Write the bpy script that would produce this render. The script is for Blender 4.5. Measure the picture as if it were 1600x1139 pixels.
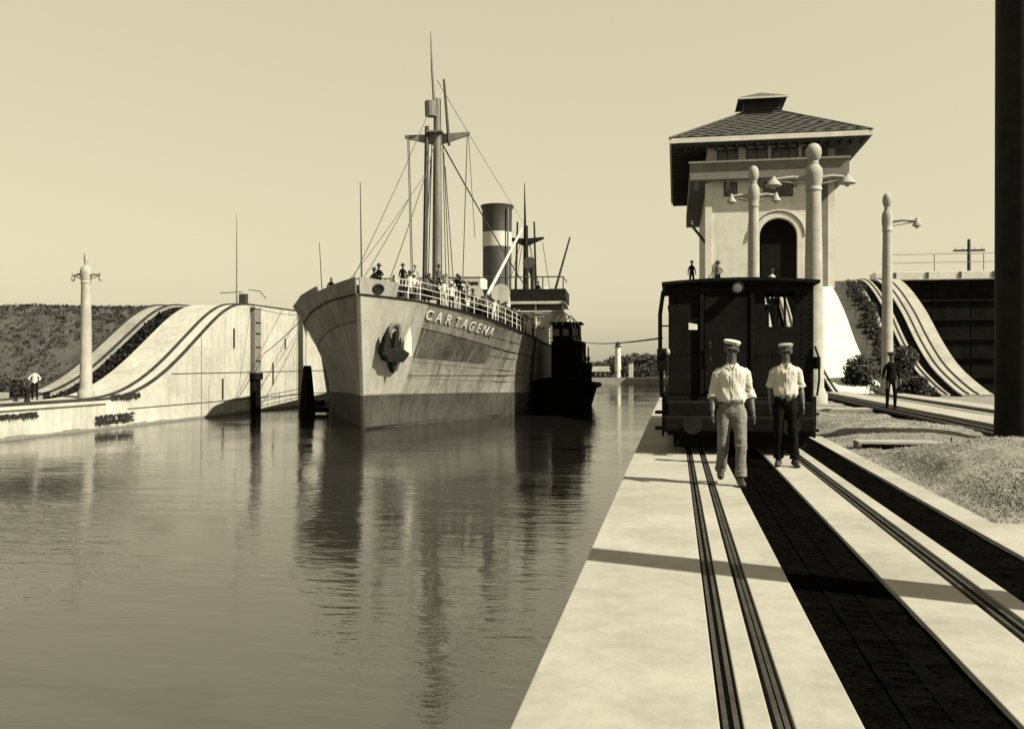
import bpy, bmesh, math, random
from mathutils import Vector, Matrix, noise
random.seed(7)
PI=math.pi; R=math.radians
for o in list(bpy.data.objects): bpy.data.objects.remove(o)
sc=bpy.context.scene; C=sc.collection

# ---------------------------------------------------------------- camera, light, exposure
FPX=1400.0; TH=math.atan(255/FPX); H=1.48
cam=bpy.data.cameras.new('camera'); co=bpy.data.objects.new('camera',cam); C.objects.link(co)
co.location=(0,0,H); co.rotation_euler=(R(90),0,TH)
cam.sensor_width=36; cam.sensor_fit='HORIZONTAL'; cam.lens=36*FPX/1600
cam.shift_y=-(567-569.5)/1600*-1
cam.clip_start=.05; cam.clip_end=6000
sc.camera=co
SUN_AZ=R(72); SUN_EL=R(43)                      # azimuth from -Y (behind the camera) towards +X
sdir=Vector((math.sin(SUN_AZ)*math.cos(SUN_EL),-math.cos(SUN_AZ)*math.cos(SUN_EL),math.sin(SUN_EL)))
SKY_GAIN=.60; SKY_POW=.30
w=bpy.data.worlds.new('World'); sc.world=w; w.use_nodes=True
nt=w.node_tree; nt.nodes.clear()
sky=nt.nodes.new('ShaderNodeTexSky'); sky.sky_type='NISHITA'; sky.sun_disc=False
sky.sun_elevation=SUN_EL; sky.sun_rotation=math.atan2(sdir.x,sdir.y)
sky.air_density=1; sky.dust_density=3; sky.ozone_density=1
bw=nt.nodes.new('ShaderNodeRGBToBW'); pw=nt.nodes.new('ShaderNodeMath'); pw.operation='POWER'; pw.inputs[1].default_value=SKY_POW
tn=nt.nodes.new('ShaderNodeVectorMath'); tn.operation='SCALE'; tn.inputs[0].default_value=(3.16*SKY_GAIN,2.88*SKY_GAIN,1.98*SKY_GAIN)
bg=nt.nodes.new('ShaderNodeBackground'); bg.inputs[1].default_value=.1
wo=nt.nodes.new('ShaderNodeOutputWorld')
L=nt.links.new
L(sky.outputs[0],bw.inputs[0]); L(bw.outputs[0],pw.inputs[0]); L(pw.outputs[0],tn.inputs['Scale']); L(tn.outputs[0],bg.inputs[0]); L(bg.outputs[0],wo.inputs[0])
sl=bpy.data.lights.new('sun','SUN'); sl.energy=5; sl.angle=R(.5); sl.color=(1,.94,.74)
so=bpy.data.objects.new('sun',sl); C.objects.link(so)
so.rotation_euler=sdir.to_track_quat('Z','Y').to_euler()
sc.view_settings.view_transform='Standard'; sc.view_settings.look='None'; sc.view_settings.exposure=1.5; sc.view_settings.gamma=1
sc.view_settings.use_curve_mapping=False
sc.render.engine='CYCLES'

# ---------------------------------------------------------------- helpers
def ramp01(x,a,b):
    t=max(0,min(1,(x-a)/(b-a))); return t*t*(3-2*t)
def interp(tab,x):
    if x<=tab[0][0]: return tab[0][1]
    for (a,va),(b,vb) in zip(tab,tab[1:]):
        if x<=b: return va+(vb-va)*(x-a)/(b-a)
    return tab[-1][1]
def tone(g): return (g,g*.965,g*.86,1)
MATS={}
def mat(name,g,rough=.8,var=.25,scale=2.0,bump=.0,bscale=30,stretch=(1,1,1),metal=0,g2=None,streak=0,contrast=(.35,.65),spec=.5,cracks=0):
    m=bpy.data.materials.new(name); m.use_nodes=True; n=m.node_tree; b=n.nodes['Principled BSDF']
    tc=n.nodes.new('ShaderNodeTexCoord'); mp=n.nodes.new('ShaderNodeMapping'); mp.inputs['Scale'].default_value=stretch
    n.links.new(tc.outputs['Object'],mp.inputs[0])
    no=n.nodes.new('ShaderNodeTexNoise'); no.inputs['Scale'].default_value=scale; no.inputs['Detail'].default_value=8; no.inputs['Roughness'].default_value=.65
    n.links.new(mp.outputs[0],no.inputs['Vector'])
    cr=n.nodes.new('ShaderNodeValToRGB'); cr.color_ramp.elements[0].position=contrast[0]; cr.color_ramp.elements[1].position=contrast[1]
    lo=g*(1-var) if g2 is None else g2
    cr.color_ramp.elements[0].color=tone(lo); cr.color_ramp.elements[1].color=tone(g*(1+var*.4) if g2 is None else g)
    n.links.new(no.outputs['Fac'],cr.inputs[0]); last=cr.outputs[0]
    if streak:
        mp2=n.nodes.new('ShaderNodeMapping'); mp2.inputs['Scale'].default_value=(2.2,2.2,.12); n.links.new(tc.outputs['Object'],mp2.inputs[0])
        n2=n.nodes.new('ShaderNodeTexNoise'); n2.inputs['Scale'].default_value=1.3; n2.inputs['Detail'].default_value=7; n.links.new(mp2.outputs[0],n2.inputs['Vector'])
        c2=n.nodes.new('ShaderNodeValToRGB'); c2.color_ramp.elements[0].position=.33; c2.color_ramp.elements[1].position=.56
        c2.color_ramp.elements[0].color=(1-streak,)*3+(1,); n.links.new(n2.outputs['Fac'],c2.inputs[0])
        mx=n.nodes.new('ShaderNodeMix'); mx.data_type='RGBA'; mx.blend_type='MULTIPLY'; mx.inputs[0].default_value=1
        n.links.new(last,mx.inputs[6]); n.links.new(c2.outputs[0],mx.inputs[7]); last=mx.outputs[2]
    if cracks:
        # worn patches, drips and a few hairline cracks
        n5=n.nodes.new('ShaderNodeTexNoise'); n5.inputs['Scale'].default_value=.55; n5.inputs['Detail'].default_value=9; n5.inputs['Roughness'].default_value=.72; n.links.new(tc.outputs['Object'],n5.inputs['Vector'])
        c5=n.nodes.new('ShaderNodeValToRGB'); c5.color_ramp.elements[0].position=.36; c5.color_ramp.elements[1].position=.50; c5.color_ramp.elements[0].color=(.80,.79,.76,1)
        n.links.new(n5.outputs['Fac'],c5.inputs[0])
        vo=n.nodes.new('ShaderNodeTexVoronoi'); vo.feature='DISTANCE_TO_EDGE'; vo.inputs['Scale'].default_value=.5
        dn=n.nodes.new('ShaderNodeTexNoise'); dn.inputs['Scale'].default_value=2.2; dn.inputs['Detail'].default_value=6; n.links.new(tc.outputs['Object'],dn.inputs['Vector'])
        ad=n.nodes.new('ShaderNodeVectorMath'); ad.operation='MULTIPLY_ADD'; ad.inputs[1].default_value=(1.3,1.3,1.3); n.links.new(dn.outputs['Color'],ad.inputs[0]); n.links.new(tc.outputs['Object'],ad.inputs[2]); n.links.new(ad.outputs[0],vo.inputs['Vector'])
        c6=n.nodes.new('ShaderNodeValToRGB'); c6.color_ramp.elements[0].position=.0; c6.color_ramp.elements[1].position=.007; c6.color_ramp.elements[0].color=(.62,.61,.58,1); n.links.new(vo.outputs['Distance'],c6.inputs[0])
        for cc in (c5,):
            mx=n.nodes.new('ShaderNodeMix'); mx.data_type='RGBA'; mx.blend_type='MULTIPLY'; mx.inputs[0].default_value=1
            n.links.new(last,mx.inputs[6]); n.links.new(cc.outputs[0],mx.inputs[7]); last=mx.outputs[2]
    # fine grain in the colour so no surface is flat
    n3=n.nodes.new('ShaderNodeTexNoise'); n3.inputs['Scale'].default_value=scale*9; n3.inputs['Detail'].default_value=6; n.links.new(mp.outputs[0],n3.inputs['Vector'])
    mr=n.nodes.new('ShaderNodeMapRange'); mr.inputs[1].default_value=.3; mr.inputs[2].default_value=.7; mr.inputs[3].default_value=1-var*.6; mr.inputs[4].default_value=1+var*.3
    n.links.new(n3.outputs['Fac'],mr.inputs[0])
    vm=n.nodes.new('ShaderNodeVectorMath'); vm.operation='SCALE'; n.links.new(last,vm.inputs[0]); n.links.new(mr.outputs[0],vm.inputs['Scale'])
    n.links.new(vm.outputs[0],b.inputs['Base Color'])
    b.inputs['Roughness'].default_value=rough; b.inputs['Metallic'].default_value=metal; b.inputs['Specular IOR Level'].default_value=spec
    if bump:
        n4=n.nodes.new('ShaderNodeTexNoise'); n4.inputs['Scale'].default_value=bscale; n4.inputs['Detail'].default_value=8; n.links.new(mp.outputs[0],n4.inputs['Vector'])
        bp=n.nodes.new('ShaderNodeBump'); bp.inputs['Strength'].default_value=.6; bp.inputs['Distance'].default_value=bump
        n.links.new(n4.outputs['Fac'],bp.inputs['Height']); n.links.new(bp.outputs[0],b.inputs['Normal'])
    MATS[name]=m; return m
mat('deck_concrete',0.2,.85,.16,.9,.004,25,cracks=1)
mat('old_concrete',0.17,.9,.28,.7,.01,12,cracks=1)
mat('wall_concrete',0.27,.9,.22,.35,.01,10,streak=.16)
mat('post_concrete',0.21,.85,.25,1.6,.006,30)
mat('white_stucco',0.4,.85,.14,1.0,.006,12,streak=.08)
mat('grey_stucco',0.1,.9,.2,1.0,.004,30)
mat('grey_masonry',0.075,.95,.3,1.5,.01,20)
mat('oily_ballast_shade',0.0022,1,.5,6,.02,40,spec=0)  # black of oily ballast, also used for shade in trench, gutters and openings
mat('dark_soil',0.01,1,.5,3,.02,30,spec=0)
mat('rail_steel',0.028,.6,.4,3,.002,40,spec=.2)
mat('slot_steel',0.026,.8,.5,5,.004,30,stretch=(1,.2,1),spec=.1)
mat('black_paint',0.006,.8,.4,3,.003,25,spec=.04)
mat('black_iron',0.008,.7,.5,4,.004,30,spec=.12)
mat('tug_black',0.003,.9,.4,3,.003,20,spec=.02)
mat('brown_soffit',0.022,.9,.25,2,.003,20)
mat('roof_tile_clay',0.032,.85,.45,3,.006,25)
mat('mast_paint',0.1,.7,.35,1.5,.003,20,stretch=(1,1,.2))
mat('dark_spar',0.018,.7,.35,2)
mat('rope',0.03,.9,.3,8)
mat('ship_white',0.36,.6,.15,1.2,.004,10,streak=.2)
mat('funnel_dark',0.022,.6,.4,.8,stretch=(1,1,.4),streak=.4)
mat('funnel_band',0.32,.6,.1,1.0)
mat('wood_deck',0.09,.8,.25,1.5,stretch=(4,.3,1))
mat('skin_dark',0.045,.5,.25,6,.002,60); mat('skin_mid',0.07,.55,.2,4)
mat('cloth_white',0.33,.9,.14,3,.03,7); mat('cloth_light',0.17,.9,.2,3,.02,8)
mat('cloth_khaki',0.1,.9,.35,3,.03,8); mat('cloth_dark',0.007,1,.3,3,.01,8,spec=.0); mat('cloth_mid',0.045,.9,.25,3)
mat('hair',0.006,.8,.2,6); mat('shoe',0.012,.5,.3,5)
mat('grass_soil',0.125,.95,.5,1.6,.05,9); mat('straw',0.17,.8,.3,5); mat('straw_dark',0.05,.8,.3,5)
mat('leaf_a',0.016,.7,.4,2,spec=.2); mat('leaf_b',0.026,.7,.4,2,spec=.2); mat('leaf_c',0.008,.8,.4,2,spec=.1)
mat('gate_steel',0.006,.9,.5,1.2,.004,15,spec=.03)
mat('lamp_glass',0.25,.3,.1,2)
mat('timber_dark',0.006,.95,.5,2,.01,15,stretch=(3,3,.4),spec=.03)
mat('far_roof',0.4,.8,.2,1)
mat('bush_soil',0.04,.95,.5,.9,.05,4,g2=.012)
# hull: weathered grey paint with one paler patch near the stem, darker areas further aft
def hull_mat():
    m=mat('hull_paint',.130,.65,.30,.22,.012,2.0,streak=.38,contrast=(.38,.62),spec=.12); return m
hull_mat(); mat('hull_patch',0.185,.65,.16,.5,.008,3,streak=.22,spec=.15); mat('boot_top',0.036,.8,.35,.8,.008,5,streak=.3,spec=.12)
mat('hull_dark',0.062,.7,.5,.6,.008,5,streak=.35,spec=.1)
def glass():
    m=bpy.data.materials.new('window_dark'); m.use_nodes=True; b=m.node_tree.nodes['Principled BSDF']
    b.inputs['Base Color'].default_value=tone(.012); b.inputs['Roughness'].default_value=.25; MATS['window_dark']=m
glass()
def water_mat():
    m=bpy.data.materials.new('canal_water'); m.use_nodes=True; n=m.node_tree; b=n.nodes['Principled BSDF']
    b.inputs['Base Color'].default_value=tone(.006); b.inputs['Roughness'].default_value=.05; b.inputs['IOR'].default_value=2.8
    tc=n.nodes.new('ShaderNodeTexCoord')
    def ns(scl,sc3,det):
        mp=n.nodes.new('ShaderNodeMapping'); mp.inputs['Scale'].default_value=sc3; mp.inputs['Rotation'].default_value=(0,0,R(-9))
        n.links.new(tc.outputs['Object'],mp.inputs[0])
        t=n.nodes.new('ShaderNodeTexNoise'); t.inputs['Scale'].default_value=scl; t.inputs['Detail'].default_value=det; t.inputs['Roughness'].default_value=.5
        n.links.new(mp.outputs[0],t.inputs['Vector']); return t
    a=ns(1.0,(.45,1.6,1),3); c=ns(3.4,(.5,1.3,1),4); d=ns(.16,(1,1,1),2)
    mr=n.nodes.new('ShaderNodeMapRange'); mr.inputs[1].default_value=.38; mr.inputs[2].default_value=.62; mr.inputs[3].default_value=.35; mr.inputs[4].default_value=1.25
    n.links.new(d.outputs['Fac'],mr.inputs[0])
    s1=n.nodes.new('ShaderNodeMath'); s1.operation='MULTIPLY_ADD'; s1.inputs[1].default_value=.60
    n.links.new(c.outputs['Fac'],s1.inputs[0]); n.links.new(a.outputs['Fac'],s1.inputs[2])
    e=ns(9.0,(.5,1.2,1),3); s0=n.nodes.new('ShaderNodeMath'); s0.operation='MULTIPLY_ADD'; s0.inputs[1].default_value=.16
    n.links.new(e.outputs['Fac'],s0.inputs[0]); n.links.new(s1.outputs[0],s0.inputs[2])
    s2=n.nodes.new('ShaderNodeMath'); s2.operation='MULTIPLY'; n.links.new(s0.outputs[0],s2.inputs[0]); n.links.new(mr.outputs[0],s2.inputs[1])
    bp=n.nodes.new('ShaderNodeBump'); bp.inputs['Strength'].default_value=1; bp.inputs['Distance'].default_value=.021
    n.links.new(s2.outputs[0],bp.inputs['Height']); n.links.new(bp.outputs[0],b.inputs['Normal'])
    MATS['canal_water']=m
water_mat()
M=MATS

class MB:
    def __init__(s): s.v=[]; s.f=[]; s.mi=[]; s.cur=0
    def face(s,idx): s.f.append(idx); s.mi.append(s.cur)
    def quad(s,a,b,c,d):
        i=len(s.v); s.v+= [tuple(a),tuple(b),tuple(c),tuple(d)]; s.face((i,i+1,i+2,i+3)); return s
    def box(s,x0,x1,y0,y1,z0,z1,mtx=None):
        i=len(s.v); p=[(x,y,z) for z in (z0,z1) for (x,y) in ((x0,y0),(x1,y0),(x1,y1),(x0,y1))]
        if mtx is not None: p=[tuple(mtx@Vector(q)) for q in p]
        s.v+=p
        for q in ((3,2,1,0),(4,5,6,7),(0,1,5,4),(1,2,6,5),(2,3,7,6),(3,0,4,7)): s.face(tuple(i+k for k in q))
        return s
    def tube(s,pts,rad,n=8,cap=True):
        pts=[Vector(p) for p in pts]; m=len(pts)
        if not isinstance(rad,(list,tuple)): rad=[rad]*m
        i0=len(s.v); up=None
        for k,p in enumerate(pts):
            t=(pts[min(k+1,m-1)]-pts[max(k-1,0)]).normalized()
            if up is None: up=Vector((0,0,1)) if abs(t.z)<.9 else Vector((1,0,0))
            a=t.cross(up).normalized(); b=t.cross(a).normalized()
            for j in range(n):
                an=2*PI*j/n; s.v.append(tuple(p+(a*math.cos(an)+b*math.sin(an))*rad[k]))
        for k in range(m-1):
            for j in range(n):
                a=i0+k*n+j; b=i0+k*n+(j+1)%n; s.face((a,b,b+n,a+n))
        if cap: s.face(tuple(i0+j for j in range(n))[::-1]); s.face(tuple(i0+(m-1)*n+j for j in range(n)))
        return s
    def lathe(s,prof,c=(0,0,0),n=20,sx=1,sy=1,mtx=None):
        i0=len(s.v)
        for r,z in prof:
            for j in range(n):
                a=2*PI*j/n; p=Vector((c[0]+r*sx*math.cos(a),c[1]+r*sy*math.sin(a),c[2]+z))
                if mtx is not None: p=mtx@p
                s.v.append(tuple(p))
        for k in range(len(prof)-1):
            for j in range(n):
                a=i0+k*n+j; b=i0+k*n+(j+1)%n; s.face((a,b,b+n,a+n))
        s.face(tuple(i0+j for j in range(n))[::-1]); s.face(tuple(i0+(len(prof)-1)*n+j for j in range(n)))
        return s
    def ball(s,c,r,n=12,sx=1,sy=1,sz=1,mtx=None):
        return s.lathe([(max(.001,r*math.sin(PI*k/8)),-r*sz*math.cos(PI*k/8)) for k in range(9)],c,n,sx,sy,mtx)
    def prism(s,poly,a,b,axis='x'):
        # polygon extruded along an axis between a and b; poly are the two other coordinates in order
        n=len(poly); i=len(s.v)
        for t in (a,b):
            for (p,q) in poly:
                s.v.append((t,p,q) if axis=='x' else (p,t,q) if axis=='y' else (p,q,t))
        s.face(tuple(range(i,i+n))[::-1]); s.face(tuple(range(i+n,i+2*n)))
        for k in range(n): s.face((i+k,i+(k+1)%n,i+n+(k+1)%n,i+n+k))
        return s
    def build(s,name,m,parent=None,smooth=False,bevel=0,loc=None):
        me=bpy.data.meshes.new(name); me.from_pydata(s.v,[],s.f)
        ms=m if isinstance(m,(list,tuple)) else [m]
        for k in ms: me.materials.append(M[k] if isinstance(k,str) else k)
        if len(ms)>1:
            for p,q in zip(me.polygons,s.mi): p.material_index=q
        b=bmesh.new(); b.from_mesh(me); bmesh.ops.recalc_face_normals(b,faces=b.faces); 
        if bevel:
            bmesh.ops.remove_doubles(b,verts=b.verts,dist=1e-5)
            bmesh.ops.bevel(b,geom=[e for e in b.edges if len(e.link_faces)==2 and e.calc_face_angle(0)>.6],offset=bevel,segments=2,affect='EDGES',profile=.6)
        b.to_mesh(me); b.free()
        if smooth:
            for p in me.polygons: p.use_smooth=True
            try: me.set_sharp_from_angle(angle=R(38))
            except Exception: pass
        o=bpy.data.objects.new(name,me); C.objects.link(o)
        if loc is not None: o.location=loc
        if parent: o.parent=parent
        return o
def tag(o,label=None,cat=None,group=None,kind=None):
    if label: o['label']=label
    if cat: o['category']=cat
    if group: o['group']=group
    if kind: o['kind']=kind
    return o
def thing(name,label,cat,loc=(0,0,0),rz=0,group=None):
    o=bpy.data.objects.new(name,None); o.empty_display_size=.2; C.objects.link(o); o.location=loc; o.rotation_euler=(0,0,rz)
    return tag(o,label,cat,group)
def kids(o): return [c for c in bpy.data.objects if c.parent==o]
def dup(root,loc,rz=None,label=None,group=None):
    ch={}
    for c in bpy.data.objects:
        if c.parent: ch.setdefault(c.parent.name,[]).append(c)
    def cp(o,par):
        k=o.copy(); C.objects.link(k); k.parent=par
        for q in ch.get(o.name,[]): cp(q,k)
        return k
    r=cp(root,None); r.location=loc
    if rz is not None: r.rotation_euler=(0,0,rz)
    if label: r['label']=label
    if group: r['group']=group
    return r
def bz(a,b,sag,n=14):
    a=Vector(a); b=Vector(b); return [a.lerp(b,k/n)+Vector((0,0,-sag*4*(k/n)*(1-k/n))) for k in range(n+1)]

# ---------------------------------------------------------------- setting: water, far ground
WZ=-2.12; WX=-.66; FX=-30.5
o=MB().quad((-31,-30,WZ),(WX,-30,WZ),(WX,153,WZ),(-31,153,WZ)).build('lock_water','canal_water'); tag(o,kind='structure')
o=MB().quad((17.6,-30,WZ),(52,-30,WZ),(52,64,WZ),(17.6,64,WZ)).build('second_chamber_water','canal_water'); tag(o,kind='structure')
o=MB().quad((-3000,-3000,-4.2),(3000,-3000,-4.2),(3000,3000,-4.2),(-3000,3000,-4.2)).build('ground','dark_soil'); tag(o,kind='structure')
o=MB().box(-900,900,156,2500,-4,-1.05).build('far_land','bush_soil'); tag(o,kind='structure')

# ---------------------------------------------------------------- centre wall (the one we stand on)
Y0,Y1=-6,44
o=MB().box(WX+.004,17.6,-30,43.2,-4.1,-.62).build('lock_wall_foundation','old_concrete'); tag(o,kind='structure')
# pavement: long concrete strips cut by joints; the slots between them hold rails, rack and ballast
pave=MB().box(WX+.03,6.0,Y0,Y1-.9,-.62,-.30).build('pavement','dark_soil'); tag(pave,kind='structure')
joints=[Y0,-1.2,11.40,13.55,19.5,25.5,31.5,37.5,43.1]
strips=[(WX,.18),(.275,.39),(.48,.757),(1.40,1.82),(1.98,2.125),(2.62,2.90)]
for (a,b) in strips:
    for y0,y1 in zip(joints,joints[1:]):
        e=random.uniform(-.003,.003)
        MB().box(a,b,y0+.009,y1-.009,-.32,e).build('slab','deck_concrete',pave,bevel=.007)
# fill between slabs; the cable trench has its shade put into a black bed
for (a,b,z,m,nm) in [(.18,.275,-.045,'slot_steel','rail_slot'),(.39,.48,-.05,'slot_steel','rail_slot'),(.757,1.40,-.035,'oily_ballast_shade','rack_bed'),(1.82,1.98,-.05,'slot_steel','rail_slot'),(2.125,2.62,-.035,'oily_ballast_shade','cable_trench')]:
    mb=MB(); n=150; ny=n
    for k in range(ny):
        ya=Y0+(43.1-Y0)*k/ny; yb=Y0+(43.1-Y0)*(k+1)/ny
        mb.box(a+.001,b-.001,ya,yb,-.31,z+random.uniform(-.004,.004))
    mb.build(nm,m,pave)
tr=thing('locomotive_track','steel running rails and dark centre rack set into the pale concrete deck','track',(0,0,0))
for x in (.205,.25,.425,.455,1.875,1.935):
    MB().box(x-.011,x+.011,Y0,42.9,-.045,-.012).build('rail','rail_steel',tr)
for x in (.98,1.17):
    MB().box(x-.02,x+.02,Y0,42.9,-.05,-.026).build('rack_rail','oily_ballast_shade',tr)
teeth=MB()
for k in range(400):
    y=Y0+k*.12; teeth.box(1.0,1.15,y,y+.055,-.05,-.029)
t=teeth.build('rack_teeth','oily_ballast_shade',tr); t['kind']='stuff'
# loose dirt & pebbles in the rack bed
pb=MB()
for k in range(2600):
    x=random.uniform(.77,1.39); y=2+random.random()**1.6*20; r=random.uniform(.003,.009)
    pb.box(x-r,x+r,y-r,y+r,-.036,-.036+r*.9)
for k in range(500):
    x=random.uniform(2.14,2.6); y=2+random.random()**1.4*22; r=random.uniform(.004,.010)
    pb.box(x-r,x+r,y-r,y+r,-.036,-.036+r*.9)
o=pb.build('gravel','oily_ballast_shade'); tag(o,'fine dark gravel scattered in the black slots of the track','gravel',kind='stuff')
# a pale apron of concrete at the right
MB().box(2.906,7.5,-6,9.0,-.3,-.006).build('slab','deck_concrete',pave)

# grass ground
def gz(x,y):
    z=-.03
    z+=.50*math.exp(-((x-5.6)/1.9)**2-((y-12.6)/2.7)**2)
    z+=.18*math.exp(-((x-4.1)/1.0)**2-((y-13.2)/2.2)**2)
    z+=.26*math.exp(-((x-4.6)/1.5)**2-((y-20.6)/3.0)**2)
    z-=.40*math.exp(-(((y-16.25-.22*(x-3.7))/.42)**2))*ramp01(x,3.3,3.8)*(1-ramp01(x,6.6,8.2))
    z+=.05*noise.noise(Vector((x*.9,y*.9,0)))+.03*noise.noise(Vector((x*3,y*3,2)))+.016*noise.noise(Vector((x*8+y*3,y*5,4)))
    k=ramp01(x,2.9,3.5); z=-.03*(1-k)+z*k
    k=1-ramp01(y,9.6,8.6); return z*k+(-.05)*(1-k)
gm=MB(); nx,ny=110,230
xs=[2.905+(18-2.905)*(i/nx)**1.5 for i in range(nx+1)]; ys=[8.5+(43-8.5)*(j/ny)**1.3 for j in range(ny+1)]
gm.v=[(x,y,gz(x,y)) for y in ys for x in xs]
gm.f=[(j*(nx+1)+i,j*(nx+1)+i+1,(j+1)*(nx+1)+i+1,(j+1)*(nx+1)+i) for j in range(ny) for i in range(nx)]; gm.mi=[0]*len(gm.f)
o=gm.build('grass_ground','grass_soil',smooth=True); tag(o,kind='structure')
gr=MB()
for k in range(30000):
    x=2.98+random.random()**1.3*6.2; y=9.0+random.random()**1.35*24
    nn=noise.noise(Vector((x*1.3,y*1.3,7)))
    if nn<-.28 or 6.7<x<8.2 and y>14: continue
    z=gz(x,y); hh=random.uniform(.012,.034)*(1+.5*nn); a=random.uniform(0,2*PI); wv=.006+.004*(y/20)
    dx,dy=math.cos(a)*wv,math.sin(a)*wv; lx,ly=random.uniform(-.05,.05),random.uniform(-.05,.05)
    i=len(gr.v); gr.v+=[(x-dx,y-dy,z-.01),(x+dx,y+dy,z-.01),(x+lx,y+ly,z+hh)]
    gr.cur=1 if (random.random()<.22 or (nn<.0 and 8.8<y<11.6 and random.random()<.6)) else 0
    gr.face((i,i+1,i+2))
o=gr.build('grass',['straw','straw_dark']); tag(o,'short dry grass and weeds covering the mounds at the right','grass',kind='stuff')
# dark weeds added for the crease's shadow, then weeds at the mound's near foot
wd=MB()
for k in range(3800):
    x=random.uniform(4.2,9); y=16.35+.22*(x-3.7)+random.gauss(0,.16); z=gz(x,y); hh=random.uniform(.04,.16); a=random.uniform(0,2*PI); dx,dy=math.cos(a)*.014,math.sin(a)*.014
    i=len(wd.v); wd.v+=[(x-dx,y-dy,z-.01),(x+dx,y+dy,z-.01),(x+dx*2,y,z+hh*.6),(x,y+dy,z+hh)]; wd.cur=random.choice((0,1,1)); wd.face((i,i+1,i+2,i+3))
for k in range(9000):
    x=random.gauss(4.3,.75); y=random.gauss(10.2,.55)
    if x<3.15 or y<9.1: continue
    z=gz(x,y); hh=random.uniform(.01,.03); a=random.uniform(0,2*PI); dx,dy=math.cos(a)*.006,math.sin(a)*.006; lx,ly=random.uniform(-.04,.04),random.uniform(-.04,.04)
    i=len(wd.v); wd.v+=[(x-dx,y-dy,z-.01),(x+dx,y+dy,z-.01),(x+lx*.6+dx,y+ly*.6,z+hh*.6),(x+lx,y+ly,z+hh)]; wd.cur=random.randint(0,2); wd.face((i,i+1,i+2,i+3))
o=wd.build('weeds',['leaf_b','leaf_a','straw']); tag(o,'darker low weeds at the mound foot, others added for shade in the crease','weeds',kind='stuff')
# culvert opening with concrete lip in the hollow between the mounds
cv=thing('culvert','pale concrete culvert mouth with a dark opening between the grass mounds','culvert',(3.62,16.2,-.12))
MB().box(-.50,.85,.22,.62,-.1,.24).build('headwall','deck_concrete',cv,bevel=.03)
MB().prism([(-.32,-.32),(.24,-.62),(.30,.22),(-.22,.22)],-.10,.10,'z').build('apron','deck_concrete',cv,bevel=.02)
MB().box(-.42,.80,.10,.218,-.12,.19).build('opening','oily_ballast_shade',cv)  # solid black block; the hollow's shade is put into its colour
MB().tube([(.50,-.1,.02),(.62,.2,.05),(.95,.35,.03)],[.1,.12,.1],10).build('pipe','old_concrete',cv,smooth=True)
# return track strip and drain at the right
def gstrip(x0,x1,y0,y1,z,m,nm,par):
    nseg=int((y1-y0)/6)
    for k in range(nseg):
        MB().box(x0,x1,y0+6*k+.012,y0+6*(k+1)-.012,-.35,z+random.uniform(-.004,.004)).build(nm,m,par,bevel=.01)
rt=thing('return_track','pale concrete track bed with dark rails crossing the grass behind the lamp posts','track',(0,0,0))
gstrip(6.75,7.75,13,43,.16,'deck_concrete','slab',rt)
gstrip(9.3,10.2,19,43,.10,'deck_concrete','slab',rt)
MB().box(6.0,6.7,13,43,-.3,.03).build('drain','oily_ballast_shade',rt)
MB().box(7.8,9.25,13,43,-.3,.045).build('track_bed','grass_soil',rt)
for x in (6.15,6.5,8.1,9.0): MB().box(x-.04,x+.04,13,43,.03,.11).build('rail','rail_steel',rt)
MB().box(3.3,6.0,29.2,30.0,-.2,.06).build('slab','deck_concrete',rt,bevel=.01)

# ---------------------------------------------------------------- inclines: one S-shaped profile, many strips
SR=[(43.2,.0),(43.46,.12),(44.6,.32),(46.1,.72),(47.6,1.12),(49.1,1.68),(51.35,2.78),(53.8,4.25),(56.55,5.54),(58.8,6.38),(60.4,6.8),(62.1,7.0)]
SL=[(43.0,-.56),(44.86,-.50),(46.1,-.36),(47.28,-.10),(49.25,.60),(51.37,1.68),(52.88,2.59),(54.47,3.55),(56.15,4.55),(57.47,5.15),(58.4,5.46),(59.32,5.64),(61,5.70)]
def smoothtab(tab,n=40):
    y0,y1=tab[0][0],tab[-1][0]; out=[]
    for k in range(n+1):
        y=y0+(y1-y0)*k/n; out.append((y,sum(interp(tab,max(y0,min(y1,y+d)))*q for d,q in ((-.8,.2),(-.4,.2),(0,.2),(.4,.2),(.8,.2)))))
    return out
SRs=smoothtab(SR); SLs=smoothtab(SL)
def incl(parent,x0,x1,tab,nm,m,yend=100,zoff=0,base=-4,ystart=None,cut=None):
    pts=[(y,z+zoff) for y,z in tab]
    if cut: pts=[(y,z) for y,z in pts if cut[0]<=y<=cut[1]]
    poly=[(pts[0][0],base)]+pts
    poly+= [(yend,pts[-1][1]),(yend,base)]
    if ystart is not None: poly=[(ystart,base),(ystart,pts[0][1])]+poly[1:]
    i=MB(); n=len(poly)
    # side walls as n-gons, top as quads
    i.v=[(x0,p,q) for p,q in poly]+[(x1,p,q) for p,q in poly]; i.f=[tuple(range(n))[::-1],tuple(range(n,2*n))]+[(k,(k+1)%n,n+(k+1)%n,n+k) for k in range(n)]; i.mi=[0]*len(i.f)
    return i.build(nm,m,parent)
def railon(parent,x,tab,w=.06,h=.09,m='rail_steel',yend=95,nm='rail',ystart=None):
    pts=list(tab)+[(yend,tab[-1][1])]
    if ystart is not None: pts=[(ystart,tab[0][1])]+pts
    mb=MB(); n=len(pts)
    for y,z in pts: mb.v+=[(x-w,y,z-.02),(x-w,y,z+h),(x+w,y,z+h),(x+w,y,z-.02)]
    for k in range(n-1):
        for a in range(3): mb.face((4*k+a,4*k+a+1,4*k+4+a+1,4*k+4+a))
    mb.face((0,1,2,3)); mb.face((4*n-4,4*n-3,4*n-2,4*n-1))
    return mb.build(nm,m,parent)
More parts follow.
